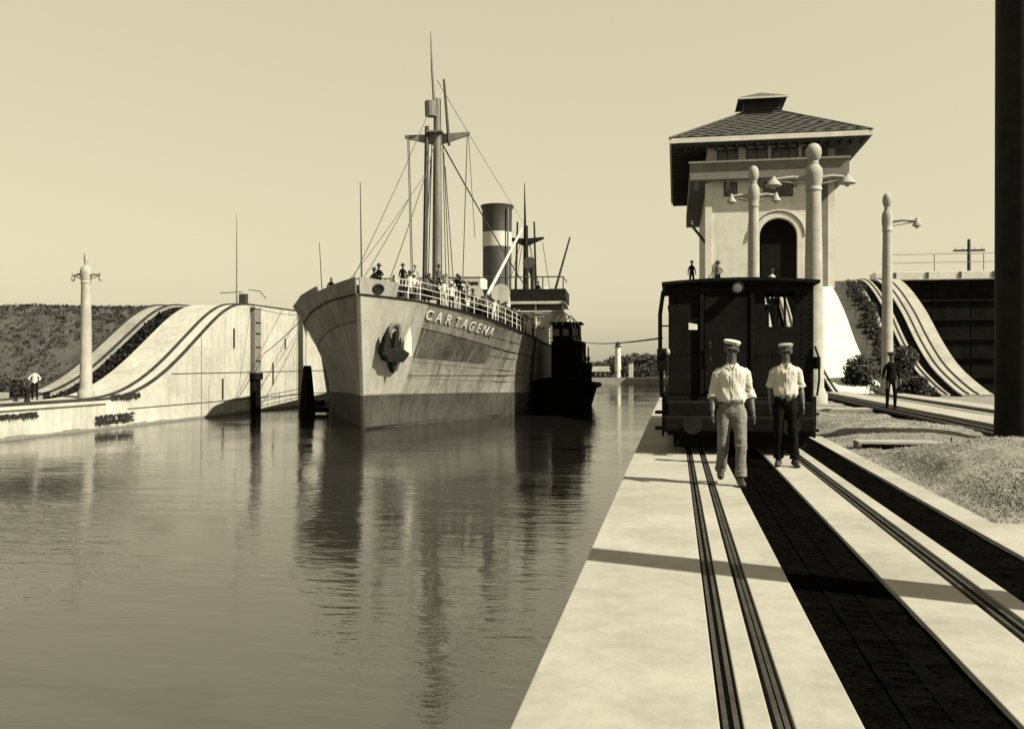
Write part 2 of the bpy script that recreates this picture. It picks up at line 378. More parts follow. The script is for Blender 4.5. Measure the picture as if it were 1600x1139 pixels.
ci=thing('locomotive_incline','pale concrete ramp curving up to the tower, nearest to the big lamp post','incline',(0,0,0))
incl(ci,.5,5.4,SRs,'ramp','deck_concrete',yend=100)
incl(ci,6.1,6.62,SRs,'ramp','deck_concrete',yend=100)
incl(ci,5.41,6.09,SRs,'gutter','oily_ballast_shade',yend=100,zoff=-.14)  # gutter fills: black stands in for the shade in the gaps
incl(ci,7.25,9.6,SRs,'ramp','white_stucco',yend=100)
incl(ci,6.63,7.24,SRs,'gutter','oily_ballast_shade',yend=100,zoff=-.14)
for x in (6.2,6.5,7.4): railon(ci,x,SRs,.035,.06)
# steep dark stepped slope of grey stone blocks
st=thing('masonry_slope','grey stone stepped slope between the two pale inclines','slope',(0,0,0))
incl(st,9.62,11.1,[(y+.5,z*1.0-.1) for y,z in SRs],'slope_core','grey_masonry',yend=100)
nst=26
for k in range(nst):
    y=44.3+k*.62
    zz=interp(SRs,y-.15)
    xx=9.64
    while xx<11.05:
        wv=min(random.uniform(.55,.8),11.08-xx)
        MB().box(xx,xx+wv-.03,y,y+.7,zz-.45,zz+.09+random.uniform(-.02,.02)).build('stone','grey_masonry',st,bevel=.015)
        xx+=wv
ri=thing('double_incline','broad white ramps with dark gutters sweeping down right of the slender lamp post','incline',(0,0,0))
incl(ri,12.66,14.0,SRs,'ramp','deck_concrete'); incl(ri,11.80,12.19,SRs,'ramp','deck_concrete'); incl(ri,11.12,11.35,SRs,'ramp','deck_concrete')
incl(ri,12.2,12.65,SRs,'gutter','oily_ballast_shade',zoff=-.1); incl(ri,11.36,11.79,SRs,'gutter','oily_ballast_shade',zoff=-.1)  # gaps filled nearly flush, their shade put in as black
for x in (12.95,13.35,12.02): railon(ri,x,SRs,.03,.05)
incl(ri,14.01,17.6,[(y+14,z) for y,z in SRs],'bank','dark_soil',zoff=-2.6)
o=MB().box(.0,17.6,100,153,-4,6.98).build('upper_level','old_concrete'); tag(o,kind='structure')

# ---------------------------------------------------------------- far lock wall (left)
fw=thing('lock_wall','long pale concrete wall of the far side of the lock, rising in an S-curve to the upper level','wall',(0,0,0))
incl(fw,-34.2,FX,SLs,'wall_face','wall_concrete',yend=153,ystart=-20)
incl(fw,-37.3,-35.7,SLs,'ramp','old_concrete',yend=153,ystart=-20)
incl(fw,-35.69,-34.21,SLs,'gutter','oily_ballast_shade',yend=153,ystart=-20,zoff=-.2)
for x in (FX-.09,-31.55,-35.85,-37.15): railon(fw,x,SLs,.10,.10,'slot_steel',yend=150,ystart=-20)
MB().box(FX,FX+.12,-20,44,-.72,-.56).build('coping','wall_concrete',fw,bevel=.02)
tb=MB(); n_=260
for k in range(n_):
    ya=-20+173*k/n_; yb=-20+173*(k+1)/n_; tb.box(FX,FX+.01+.006*(k%2),ya,yb,-2.3,-1.98+.10*noise.noise(Vector((ya*.5,3,1)))+.05*noise.noise(Vector((ya*2,1,1))))
tb.build('tide_band','grey_stucco',fw)
# lift lines and monolith joints: dark recess strips built proud by a hair
for z,y0,y1 in ((.78,50.5,150),(-1.15,46,150)): MB().box(FX,FX+.02,y0,y1,z,z+.05).build('lift_joint','slot_steel',fw)
for y in (33.6,54,78,90,110,130):
    MB().box(FX,FX+.012,y,y+.035,-2.4,interp(SLs,y)-.02).build('joint','slot_steel',fw)
# rough broken patches of weed at the water's edge
pt=MB()
for (ya,yb,z0,z1,q) in ((36,38.6,-1.25,-.95,160),(44.3,47,-.75,-.3,140),(43,46.4,-2.1,-1.4,260),(30,33,-1.6,-1.3,80),(31.5,33.4,-2.05,-1.8,60)):
    for k in range(q):
        y=random.uniform(ya,yb); z=random.uniform(z0,z1)*.7+.3*z1; s_=random.uniform(.03,.12)
        pt.quad((FX+.02,y,z),(FX+random.uniform(.05,.2),y+s_,z-s_*.4),(FX+random.uniform(.03,.16),y+s_*.6,z+s_),(FX+.02,y-s_*.5,z+s_*.6))
o=pt.build('wall_weeds',['leaf_a']); tag(o,'tufts of dark weed clinging to the far lock wall','weeds',kind='stuff')
# pier with fender timbers
pr=thing('ladder_pier','narrow grey pier with black fender timbers running down into the water on the far wall','pier',(FX,61.4,0))
MB().box(.0,.36,-.5,.5,.55,5.45).build('pier','grey_stucco',pr,bevel=.04)
MB().box(.0,.45,-.65,.65,.25,.75).build('cross_beam','timber_dark',pr,bevel=.03)
for y in (-.75,-.1,.1,.6):
    MB().box(.05,.34,y*.62-.13,y*.62+.13,-2.6,.25).build('fender_timber','timber_dark',pr,bevel=.03)
MB().box(-.2,.42,-.6,.6,5.45,5.62).build('cap','wall_concrete',pr,bevel=.03)
for z in (1.6,2.6,3.6,4.4): MB().box(.36,.41,-.4,.4,z,z+.06).build('rung','black_iron',pr)
for (y,z0,z1) in ((56.8,-1.0,.4),(64.6,-.2,1.5),(66.8,2.6,3.4),(58.4,2.5,3.9)):
    rc=MB().box(0,.05,-.09,.09,z0,z1).build('wall_recess','slot_steel'); rc.location=(FX,y,0); tag(rc,'dark vertical slot in the far wall, %s'%{56.8:'left of the black fender timbers near the water',64.6:'right of the black fender timbers',66.8:'highest, right of the pier',58.4:'left of the pier halfway up'}[y],'slot','wall slots')
# flagpole and signal stand on top
fp=thing('flagpole','tall thin flagpole on top of the far lock wall','flagpole',(-32.4,62.5,5.7))
MB().tube([(0,0,0),(0,0,3.4),(0,0,7.0)],[.06,.045,.02],8).build('pole','mast_paint',fp)
MB().box(-.2,.2,-.2,.2,0,.25).build('base','old_concrete',fp)
sg=thing('signal_stand','small dark signal stand with crossed arm beside the flagpole','signal',(-31.9,62.6,5.7))
MB().box(-.28,.28,-.2,.2,0,.95).build('box','dark_spar',sg,bevel=.02)
MB().tube([(-1.9,0,1.05),(-.1,0,1.1)],.035,6).build('arm','dark_spar',sg); MB().tube([(.4,0,1.25),(1.3,0,1.15),(1.8,0,.6)],.035,6).build('arm','dark_spar',sg)

# land behind the far wall, with bank of scrub
o=MB().box(-90,-37.31,-20,58,-4,-.60).build('far_yard','old_concrete'); tag(o,kind='structure')
def hz(x,y):
    e=ramp01(y,50.5+.10*(x+38),63+.10*(x+38)); return -.55+6.1*e+.5*noise.noise(Vector((x*.15,y*.15,1)))*e
hm=MB(); nx,ny=60,60
hm.v=[(-37.35-70*i/nx,47+85*(j/ny)**1.5,hz(-37.35-70*i/nx,47+85*(j/ny)**1.5)) for j in range(ny+1) for i in range(nx+1)]
hm.f=[(j*(nx+1)+i,j*(nx+1)+i+1,(j+1)*(nx+1)+i+1,(j+1)*(nx+1)+i) for j in range(ny) for i in range(nx)]; hm.mi=[0]*len(hm.f)
o=hm.build('hillside','bush_soil',smooth=True); tag(o,kind='structure')
def leafcloud(mb,cx,cy,cz,rx,ry,rz,n,s,mats=3):
    for k in range(n):
        while True:
            p=Vector((random.uniform(-1,1),random.uniform(-1,1),random.uniform(-1,1)))
            if p.length<=1 and p.length>.35*random.random(): break
        q=Vector((cx+p.x*rx,cy+p.y*ry,cz+p.z*rz)); ss=s*random.uniform(.6,1.4)
        e=Vector((random.gauss(0,1),random.gauss(0,1),random.gauss(0,.7))).normalized(); g=e.orthogonal().normalized()
        mb.cur=random.randint(0,mats-1); mb.quad(q-e*ss,q+g*ss*.6,q+e*ss,q-g*ss*.6)
hb=MB()
for k in range(1900):
    x=-37.6-random.random()**1.4*26; y=50+random.random()*15
    z=hz(x,y)
    if noise.noise(Vector((x*.35,y*.35,9)))<-.52: continue
    s_=random.uniform(.15,.42); leafcloud(hb,x,y,z+s_*.2,s_,s_,s_*.5,16,.07)
o=hb.build('scrub',['leaf_a','leaf_b','leaf_c']); tag(o,'dark low scrub covering the bank at the far left','scrub',kind='stuff')
gb=MB()
for k in range(420):
    y=46+random.random()*13.5; z=interp(SLs,y)-.22; leafcloud(gb,random.uniform(-35.5,-34.4),y,z,.3,.4,.13,9,.09)
o=gb.build('gutter_weeds',['leaf_a','leaf_c']); tag(o,'dark weeds filling the gutter between the two far ramps','weeds',kind='stuff')
bx=thing('concrete_pit','low concrete pit with a dark slot at the foot of the far ramps','pit',(-37.0,42.4,-.55))
MB().box(-1.8,1.0,0,.9,0,.18).build('cover','deck_concrete',bx,bevel=.02); MB().box(-1.5,.7,-.25,-.01,-.06,.30).build('slot','oily_ballast_shade',bx)  # slot is a black block, coloured for the shade inside
MB().box(.75,1.15,-.3,.9,-.1,.42).build('post','old_concrete',bx,bevel=.02)
bd=MB(); bd.lathe([(.17,0),(.13,.1),(.12,.5),(.2,.62),(.2,.72),(.1,.8)],n=14)
bb=bd.build('bollard','black_iron',smooth=True); bb.location=(-33.3,41.5,-.55); tag(bb,'black mooring bollard on the far wall right of the low pit','bollard')
# shrubs behind
for (x,y,r_,lb) in ((-36.6,45.2,.7,'small dark shrub at the foot of the far ramps, left of the pale lamp post'),(-38.6,46.5,.9,'rounded dark shrub beside the scrub bank, nearer the left edge')):
    sb=thing('shrub',lb,'shrub',(x,y,-.55),0,'shrubs at the foot of the far ramps'); m_=MB(); leafcloud(m_,0,0,r_*.6,r_,r_,r_*.7,420,.09); m_.build('foliage',['leaf_a','leaf_b','leaf_c'],sb)
    m_=MB()
    for k in range(5):
        a=k*1.3; m_.tube([(0,0,0),(math.cos(a)*r_*.4,math.sin(a)*r_*.4,r_*.6)],[.03,.012],5)
    m_.build('stem','dark_spar',sb)
# tapered fender pile left of the bow
fb=thing('fender_pile','black tapered pile standing in the water left of the ship bow','pile',(-25.7,60,WZ))
MB().lathe([(.62,-1),(.55,.6),(.30,3.2),(.26,3.4)],n=10).build('pile','timber_dark',fb)
MB().box(.2,1.2,-.3,.3,.5,.95).build('waling','timber_dark',fb,bevel=.04); MB().box(.2,1.5,-.35,.3,.1,.45).build('waling','timber_dark',fb,bevel=.04)

# ---------------------------------------------------------------- background beyond the lock
o=MB().box(-31,17,153,156,-4,-1.15).build('far_quay','deck_concrete'); tag(o,'long low pale quay closing the far end of the lock','quay')
for (x,y,r_,hh,lb) in ((-15.2,166,3.4,2.2,'low dark tree just right of the ship stern'),(-9,170,4.2,3.6,'dark tree right of the small pale beacon tower'),(-4.6,168,3.8,3.5,'dark bushy tree midway between beacon tower and locomotive'),(-.8,172,3.6,3.7,'dark tree partly hidden by the left side of the locomotive'),(-19.5,172,4.6,3.2,'broad dark tree partly hidden behind the ship stern'),(3.6,175,4,3.4,'dark far tree hidden for the most part behind the locomotive cab')):
    t_=thing('tree',lb,'tree',(x,y,-1.05),0,'trees beyond the end of the lock')
    m_=MB()
    for q in range(7): leafcloud(m_,random.uniform(-.5,.5)*r_,random.uniform(-.4,.4)*r_,hh*.62+random.uniform(-.25,.25)*hh,r_*.6,r_*.6,hh*.38,330,.3)
    m_.build('crown',['leaf_a','leaf_b','leaf_c'],t_)
    m_=MB().tube([(0,0,0),(.1,0,hh*.7)],[.3,.12],7)
    for q in range(4): m_.tube([(0,0,hh*.35),(math.cos(q*1.6)*r_*.5,math.sin(q*1.6)*r_*.4,hh*.8)],[.14,.05],5)
    m_.build('trunk','dark_spar',t_)
# foliage strip along the bank
m_=MB()
for k in range(240): leafcloud(m_,random.uniform(-22,8),random.uniform(158,163),-.6+random.random()*1.3,1.1,1.0,.7,16,.26)
o=m_.build('bank_scrub',['leaf_a','leaf_b','leaf_c']); tag(o,'dark scrub along the far bank behind the quay','scrub',kind='stuff')
bt=thing('beacon_tower','small pale round beacon tower with a dark cap rising above the far trees','tower',(-9.9,158,-1.05))
MB().lathe([(.62,0),(.5,3.6),(.46,5.3)],n=16).build('shaft','white_stucco',bt,smooth=True); MB().lathe([(.6,5.3),(.6,5.45),(.42,5.5),(.42,6.0),(.05,6.3)],n=16).build('cap','dark_spar',bt)
sh=thing('shed','long low far shed with a pale roof right of the ship stern','shed',(-12.9,157.5,-1.05))
MB().box(-1.4,1.4,0,3,0,1.0).build('wall','dark_spar',sh); MB().prism([(-1.6,1.0),(1.6,1.0),(1.3,1.9),(-1.3,1.9)],-.3,3.3,'y').build('roof','far_roof',sh)
for k in (-1,0,1): MB().box(k*.8-.2,k*.8+.2,-.04,0,.3,.8).build('window','white_stucco',sh)
sh=thing('hut','tiny pale far hut among the trees, midway to the locomotive','hut',(-7.6,157.2,-1.05))
MB().box(-.35,.35,0,1,0,2.6).build('wall','white_stucco',sh); MB().prism([(-.5,2.6),(.5,2.6),(0,3.0)],-.1,1.1,'y').build('roof','dark_spar',sh)
pp=thing('far_post','thin pale far post above the trees left of the locomotive','post',(-1.95,158,-1.05)); MB().tube([(0,0,0),(0,0,4.6)],[.16,.12],8).build('shaft','old_concrete',pp); MB().ball((0,0,4.75),.25,8).build('head','old_concrete',pp)

# lock gate and walkway at right
lg=thing('lock_gate','tall black steel lock gate with a pale walkway on top at the right','gate',(14.2,63,0))
for k in range(13):
    MB().box(k*2.4+.03,k*2.4+2.37,0,.9,-3.5,6.9).build('panel','gate_steel',lg)
    if k<12:
        for j in range(7): MB().box(k*2.4+.03,k*2.4+2.37,-.14,-.004,-2+j*1.25,-1.85+j*1.25).build('girder','gate_steel',lg)
MB().box(-1.2,31.4,-.5,1.3,6.92,7.45).build('walkway','white_stucco',lg,bevel=.03)
for k in range(16): MB().box(k*2-.05,k*2+.1,-.56,-.505,7.0,7.4).build('bracket','dark_spar',lg)
for k in range(11): MB().tube([(k*3-.5,-.3,7.45),(k*3-.5,-.3,8.6)],.03,6).build('rail_post','mast_paint',lg)
for z in (8.05,8.6): MB().tube([(-.8,-.3,z),(31,-.3,z)],.022,6).build('handrail','mast_paint',lg)
tp=thing('telegraph_pole','small far telegraph pole with a crossarm above the gate walkway','pole',(21.6,72,6.5))
MB().tube([(0,0,-2),(0,0,4.2)],[.16,.12],8).build('pole','dark_spar',tp); MB().box(-1.1,1.1,-.06,.06,3.3,3.45).build('crossarm','dark_spar',tp)
for k in (-.9,-.4,.4,.9): MB().box(k-.04,k+.04,-.04,.04,3.46,3.62).build('insulator','white_stucco',tp)
o=MB().box(17.6,60,64.2,153,-4,6.3).build('right_upper_ground','dark_soil'); tag(o,kind='structure')

sw=MB()
for k in range(900):
    y=44+random.random()**.9*15; z=interp(SRs,y-.3); leafcloud(sw,random.gauss(10.9,.16)-.12*math.sin(y*1.7),y,z+.12,.26,.3,.26,9,.09)
for k in range(150): leafcloud(sw,random.uniform(8.9,11.4),random.uniform(43,44.4),.05+random.random()*.3,.3,.3,.2,9,.08)
o=sw.build('slope_weeds',['leaf_a','leaf_c','leaf_c']); tag(o,'dark creeping weeds along the right side of the stone slope','weeds',kind='stuff')
# shrubs below the near incline
for (x,y,z,r_,lb) in ((8.75,45.3,.3,.9,'dark bush growing against the pale incline right of the big lamp post'),(9.9,43.6,.0,.5,'low dark bush at the foot of the stone slope'),(10.7,43.3,.0,.5,'small dark bush at the foot of the right inclines beside the slender lamp post'),(10.9,46.6,.75,.9,'dark bush on the edge of the stone slope left of the slender lamp post')):
    sb=thing('bush',lb,'bush',(x,y,z),0,'bushes by the right inclines'); m_=MB()
    for q in range(4): leafcloud(m_,random.uniform(-.3,.3)*r_,random.uniform(-.3,.3)*r_,r_*(.4+.5*q*(1 if r_>.95 else .5)),r_*.78,r_*.6,r_*.62,620,.085)
    m_.build('foliage',['leaf_a','leaf_b','leaf_c'],sb); m_=MB()
    for k in range(5):
        a=k*1.3; m_.tube([(0,0,0),(math.cos(a)*r_*.4,math.sin(a)*r_*.4,r_*.7)],[.035,.012],5)
    m_.build('stem','dark_spar',sb)

# ---------------------------------------------------------------- lamp posts
def lamp(name,label,loc,rb,rt,h,arms,hood=.42,m='post_concrete',rz=0,flare=1.35,fin=1):
    t=thing(name,label,'lamp post',loc,rz,'concrete lamp posts on the lock walls')
    MB().lathe([(rb*flare,0),(rb*flare,.35),(rb*(1+flare)/2,.45),(rb,.6),((rb+rt)/2,h*.5),(rt,h-1.9)],n=28).build('shaft',m,t,smooth=True)
    MB().lathe([(rt,0),(rt*1.12,.03),(rt*1.12,.12),(rt*1.02,.16),(rt*1.18,.36),(rt*1.24,.6),(rt*1.15,.82),(rt*.7,.98)],(0,0,h-1.9),28).build('collar',m,t,smooth=True)
    MB().lathe([(rt*.72,0),(rt*.62,.1),(rt*.9,.2),(rt*1.08,.38),(rt*1.02,.55),(rt*.65,.70),(rt*.05,.76)],(0,0,h-.9),24,fin,fin).build('finial',m,t,smooth=True)
    for s,ln in arms:
        a=MB(); z=h-1.42
        a.tube([(s*rt*1.2,0,z),(s*(rt+ln*.4),0,z+.05),(s*(rt+ln),0,z)],[.09,.075,.06],8); a.tube([(s*rt*1.2,0,z-.2),(s*(rt+ln*.9),0,z-.05)],.035,6)
        ar=a.build('arm',m,t,smooth=True)
        MB().lathe([(.06,.12),(.08,.04),(hood*.5,-.03),(hood,-.20),(hood*1.02,-.23),(hood*.5,-.24)],(s*(rt+ln),0,z),18).build('lamp_shade',m,ar,smooth=True)
        MB().ball((s*(rt+ln),0,z-.25),.10,10).build('bulb','lamp_glass',ar)
    return t
lamp('lamp_post','massive pale concrete lamp post with ball top close behind the locomotive',(4.95,34.0,0),.36,.26,9.6,((-1,1.15),(1,.9)),.30)
lamp('lamp_post','shorter looking concrete lamp post in front of the tower arch',(3.22,38.6,0),.27,.20,9.85,((-1,.7),(1,.7)),.2)
lamp('lamp_post','slender concrete lamp post standing before the right inclines, arm to the right',(9.30,42.3,0),.26,.19,9.2,((1,1.05),),.2)
lamp('lamp_post','lone concrete lamp post on the far lock wall at the left',(-32.4,45.0,-.5),.33,.25,8.3,((-1,.55),(1,.65)),.10,fin=.45)
lamp('lamp_post','near lamp post, shaded side painted black, cut by the right edge of the photo',(6.34,18.2,0),.42,.40,12,((-1,1.0),(1,1.0)),m='black_iron',flare=1.03)  # concrete post in iron's black: its shaded side is put into the colour
lp=lamp('lamp_post','lamp post just outside the frame at the right whose shadow crosses the deck',(4.3,5.35,0),.24,.20,10,((-1,1.0),(1,1.0)))

# ---------------------------------------------------------------- control tower
tw=thing('control_tower','white lock control tower with a broad dark hipped tile roof and small cupola','tower',(0,0,0))
fY=57.0; bY=75
xa,xb,xc=1.95,8.75,9.76; zb,zt=5.2,14.9
# front wall with an arch opening
ax,ar_,zs=6.22,1.12,9.25
def arch_pts(r,n=16): return [(ax+r*math.cos(PI-PI*k/n),zs+r*math.sin(PI*k/n)) for k in range(n+1)]
mb=MB(); ap=arch_pts(ar_)
# pieces: left, right of arch, above
mb.box(xa,ax-ar_,fY,fY+.4,zb,zt); mb.box(ax+ar_,xb,fY,fY+.4,zb,zt)
top=[(p,q) for p,q in ap]
for (p0,q0),(p1,q1) in zip(top,top[1:]):
    mb.prism([(p0,q0),(p1,q1),(p1,zt),(p0,zt)],fY,fY+.4,'y')
mb.build('front_wall','white_stucco',tw)
MB().box(xa,xa+.4,fY+.401,bY,zb,zt).build('side_wall','white_stucco',tw)
MB().box(xc-.4,xc,fY+1.4,bY,zb,zt).build('side_wall','white_stucco',tw)
MB().box(xa,xc,bY,bY+.4,zb,zt).build('rear_wall','white_stucco',tw)
MB().box(xb-.3,xc-.401,fY+1.4,fY+1.8,zb,zt).build('recessed_bay','grey_stucco',tw)  # grey tone puts the eaves' shade into the bay's colour
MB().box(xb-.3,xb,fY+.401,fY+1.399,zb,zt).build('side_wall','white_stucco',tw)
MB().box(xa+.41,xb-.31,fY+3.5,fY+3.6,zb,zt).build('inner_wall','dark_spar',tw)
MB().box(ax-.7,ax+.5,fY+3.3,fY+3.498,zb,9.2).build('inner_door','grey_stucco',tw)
# arch surround
for (rr,dp,m_) in ((ar_+.34,.10,'white_stucco'),):
    s=MB(); ii=arch_pts(ar_+.002); oo=arch_pts(rr)
    for k in range(len(ii)-1): s.prism([ii[k],ii[k+1],oo[k+1],oo[k]],fY-dp,fY-.002,'y')
    s.box(ax-rr,ax-ar_-.002,fY-dp,fY-.002,zb,zs); s.box(ax+ar_+.002,ax+rr,fY-dp,fY-.002,zb,zs); s.build('arch_surround',m_,tw)
s=MB(); oo=arch_pts(ar_+.5); ii=arch_pts(ar_+.42)
for k in range(len(ii)-1): s.prism([ii[k],ii[k+1],oo[k+1],oo[k]],fY-.16,fY-.003,'y')
s.build('arch_moulding','white_stucco',tw)
# left window-side corner pillar, projecting
MB().box(xa-.12,xa+.28,fY-.12,fY-.002,zb,12.6).build('corner_pilaster','white_stucco',tw)
MB().box(4.55,4.65,fY-.05,fY-.003,zb,10.2).build('pilaster_strip','white_stucco',tw)
# balcony
MB().box(.9,10.25,fY-.65,fY-.004,12.72,13.0).build('balcony_floor','grey_stucco',tw,bevel=.03)
MB().box(.9,10.25,fY-.65,fY-.52,13.0,13.75).build('balcony_parapet','grey_stucco',tw)
MB().box(.9,1.05,fY-.519,bY+1,12.9,13.75).build('balcony_parapet','grey_stucco',tw)
MB().box(10.1,10.25,fY-.519,bY+1,12.9,13.75).build('balcony_parapet','grey_stucco',tw)
MB().box(.9,xa-.002,fY-.003,bY+1,12.72,12.95).build('balcony_floor','grey_stucco',tw)
MB().box(xc+.002,10.25,fY-.003,bY+1,12.72,12.95).build('balcony_floor','grey_stucco',tw)
MB().box(.82,10.33,fY-.72,fY-.56,13.75,13.86).build('balcony_coping','white_stucco',tw)
for x in (1.3,3.2,5.2,7.2,9.6):
    MB().prism([(fY-.55,12.7),(fY-.01,12.7),(fY-.01,12.2)],x-.12,x+.12,'x').build('bracket','grey_stucco',tw)
# windows
def win(x0,x1,z0,z1,y=fY,sub=2):
    f=MB(); f.box(x0-.08,x0,y-.05,y-.002,z0-.08,z1+.08); f.box(x1,x1+.08,y-.05,y-.002,z0-.08,z1+.08); f.box(x0,x1,y-.05,y-.002,z1,z1+.08); f.box(x0,x1,y-.05,y-.002,z0-.08,z0)
    for k in range(1,sub): xx=x0+(x1-x0)*k/sub; f.box(xx-.03,xx+.03,y-.045,y-.01,z0,z1)
    fr=f.build('window','brown_soffit',tw)
    for k in range(sub): MB().box(x0+(x1-x0)*k/sub+.031,x0+(x1-x0)*(k+1)/sub-.031,y-.03,y-.004,z0+.001,z1-.001).build('pane','window_dark',fr)
win(2.65,3.75,13.72,14.6); win(4.4,5.5,13.72,14.6); win(5.9,7.3,13.72,14.6,sub=3); win(7.7,8.6,13.72,14.6)
win(3.05,3.7,11.85,12.55,sub=1); win(5.4,7.0,11.75,12.5,sub=3)
# roof
ex0,ex1,ey0,ey1,ez=-.31,11.44,55.8,77.0,15.22
yr0,yr1,zr=61.6,71.2,18.45; xm=(ex0+ex1)/2
rf=MB(); rf.v=[(ex0,ey0,ez),(ex1,ey0,ez),(ex1,ey1,ez),(ex0,ey1,ez),(xm,yr0,zr),(xm,yr1,zr)]
for q in ((0,1,4),(1,2,5,4),(2,3,5),(3,0,4,5)): rf.face(q)
rf.face((3,2,1,0)); roof=rf.build('roof','roof_tile_clay',tw)
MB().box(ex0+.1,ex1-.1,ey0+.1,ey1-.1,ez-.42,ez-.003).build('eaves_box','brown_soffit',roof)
for (a,b,c_,d) in ((ex0-.03,ex1+.03,ey0-.03,ey0+.09),(ex0-.03,ex1+.03,ey1-.09,ey1+.03),(ex0-.03,ex0+.09,ey0+.091,ey1-.091),(ex1-.09,ex1+.03,ey0+.091,ey1-.091)):
    MB().box(a,b,c_,d,ez-.30,ez-.004).build('fascia','white_stucco',roof)
# tile courses: overlapping rows following each slope
def courses(p0,p1,q0,q1,n,nm='tile_row'):
    p0,p1,q0,q1=map(Vector,(p0,p1,q0,q1)); nrm=(p1-p0).cross(q0-p0).normalized()
    if nrm.z<0: nrm=-nrm
    for k in range(n):
        a=k/n; b=min(1,(k+1.25)/n)
        A,B=p0.lerp(q0,a),p1.lerp(q1,a); C_,D=p1.lerp(q1,b),p0.lerp(q0,b)
        m_=MB(); cols=max(3,int((B-A).length/.42)); i0=0
        for j in range(cols+1):
            t_=j/cols; lo_=A.lerp(B,t_); hi=D.lerp(C_,t_); u=.075 if j%2 else .02
            m_.v+=[tuple(lo_+nrm*(u+.05)),tuple(hi+nrm*(u*.6)),tuple(lo_+nrm*.001)]
        for j in range(cols):
            a3=3*j; m_.face((a3,a3+3,a3+4,a3+1)); m_.face((a3+2,a3+5,a3+3,a3))
        m_.build(nm,'roof_tile_clay',roof)
courses((ex0,ey0,ez),(ex1,ey0,ez),(xm,yr0,zr),(xm,yr0,zr),16)
courses((ex0,ey0,ez),(ex0,ey1,ez),(xm,yr0,zr),(xm,yr1,zr),16)
courses((ex1,ey0,ez),(ex1,ey1,ez),(xm,yr0,zr),(xm,yr1,zr),16)
for a,b in (((ex0,ey0,ez),(xm,yr0,zr)),((ex1,ey0,ez),(xm,yr0,zr)),((xm,yr0,zr),(xm,yr1,zr)),((ex0,ey1,ez),(xm,yr1,zr)),((ex1,ey1,ez),(xm,yr1,zr))):
    MB().tube([a,b],.11,8).build('hip_tile','roof_tile_clay',roof,smooth=True)
# rafters
for k in range(19):
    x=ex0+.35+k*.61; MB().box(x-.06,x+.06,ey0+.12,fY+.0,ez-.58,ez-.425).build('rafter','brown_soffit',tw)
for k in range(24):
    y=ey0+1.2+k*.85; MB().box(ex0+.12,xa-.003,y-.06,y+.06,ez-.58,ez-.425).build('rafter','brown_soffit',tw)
cu=MB().box(xm-1.15,xm+1.15,60.3,62.6,16.9,18.6).build('cupola','brown_soffit',tw)
for k in range(4): MB().box(xm-1.2,xm+1.2,60.23,60.297,17.75+k*.21,17.84+k*.21).build('louvre','dark_spar',cu)
cr_=MB(); cr_.v=[(xm-1.55,59.6,18.62),(xm+1.55,59.6,18.62),(xm+1.55,63.1,18.62),(xm-1.55,63.1,18.62),(xm,61.3,19.35)]
for q in ((0,1,4),(1,2,4),(2,3,4),(3,0,4),(3,2,1,0)): cr_.face(q)
cr_.build('cupola_roof','roof_tile_clay',cu); MB().box(xm-1.59,xm+1.59,59.56,59.66,18.5,18.61).build('cupola_fascia','white_stucco',cu)
# small bracket lamp at the left corner of the tower
bl=MB().tube([(xa-.02,fY+.3,8.9),(xa-.95,fY+.2,10.1)],.09,8); bl.tube([(xa-.95,fY+.2,10.1),(xa-.98,fY+.2,10.35)],.14,8)
o=bl.build('bracket_lamp','dark_spar',tw)

# ---------------------------------------------------------------- steamship
AL=R(3.6)
ship=thing('steamship','grey hulled steamship with one banded funnel, crowded foredeck and anchor at the bow','ship',(-16.5,45.9,WZ),AL)
BD=[(0,.10),(.5,.62),(1,1.15),(2.5,2.6),(5,4.55),(8,6.2),(11,7.0),(16,7.6),(24,7.85),(70,7.85),(95,7),(108,5),(115,1.8)]
BW=[(0,.08),(1,.36),(2.5,.95),(5,1.95),(8,3.3),(12,5.4),(16,7.0),(20,7.6),(24,7.7),(80,7.6),(100,4.5),(115,.3)]
DZ=[(0,7.26),(2.5,7.1),(5,6.7),(8,6.22),(11,5.85),(16,5.5),(24,5.2),(60,5.1),(100,6.2),(115,6.9)]
def hull_p(s,z,side):
    dz=interp(DZ,s); t=max(0,min(1.15,z/dz)); bw_=interp(BW,s)*(1 if z>=0 else .93); bd=interp(BD,s)
    b=bw_+(bd-bw_)*(t**1.55)
    rake=-.95*max(0,z/7.3)*max(0,1-s/7)
    if s>100: rake+=3.0*(t**2)*(s-100)/15
    return Vector((side*b,s+rake,z))
ST=[0,.5,1,1.75,2.5,3.7,5,6.5,8,9.5,11,13.5,16,20,24,32,45,60,75,88,98,105,110,115]
def band(s): return 1.85-.45*ramp01(s,0,25)
hm=MB(); NL=13
for side in (-1,1):
    base=len(hm.v)
    for s in ST:
        dz=interp(DZ,s); lv=[-2.2,-.6,0,.8,band(s)]+[band(s)+(dz-band(s))*k/8 for k in range(1,9)]
        for z in lv: hm.v.append(tuple(hull_p(s,z,side)))
    for i in range(len(ST)-1):
        for j in range(NL-1):
            hm.cur=1 if j<4 else 0
            a=base+i*NL+j; hm.face((a,a+1,a+NL+1,a+NL))
half=len(ST)*NL
hm.cur=0
for j in range(NL-1): hm.cur=1 if j<4 else 0; hm.face((j,j+1,half+j+1,half+j)); e=(len(ST)-1)*NL; hm.face((e+j,e+j+1,half+e+j+1,half+e+j))
hull=hm.build('hull',['hull_paint','boot_top'],ship,smooth=True)
dk=MB()
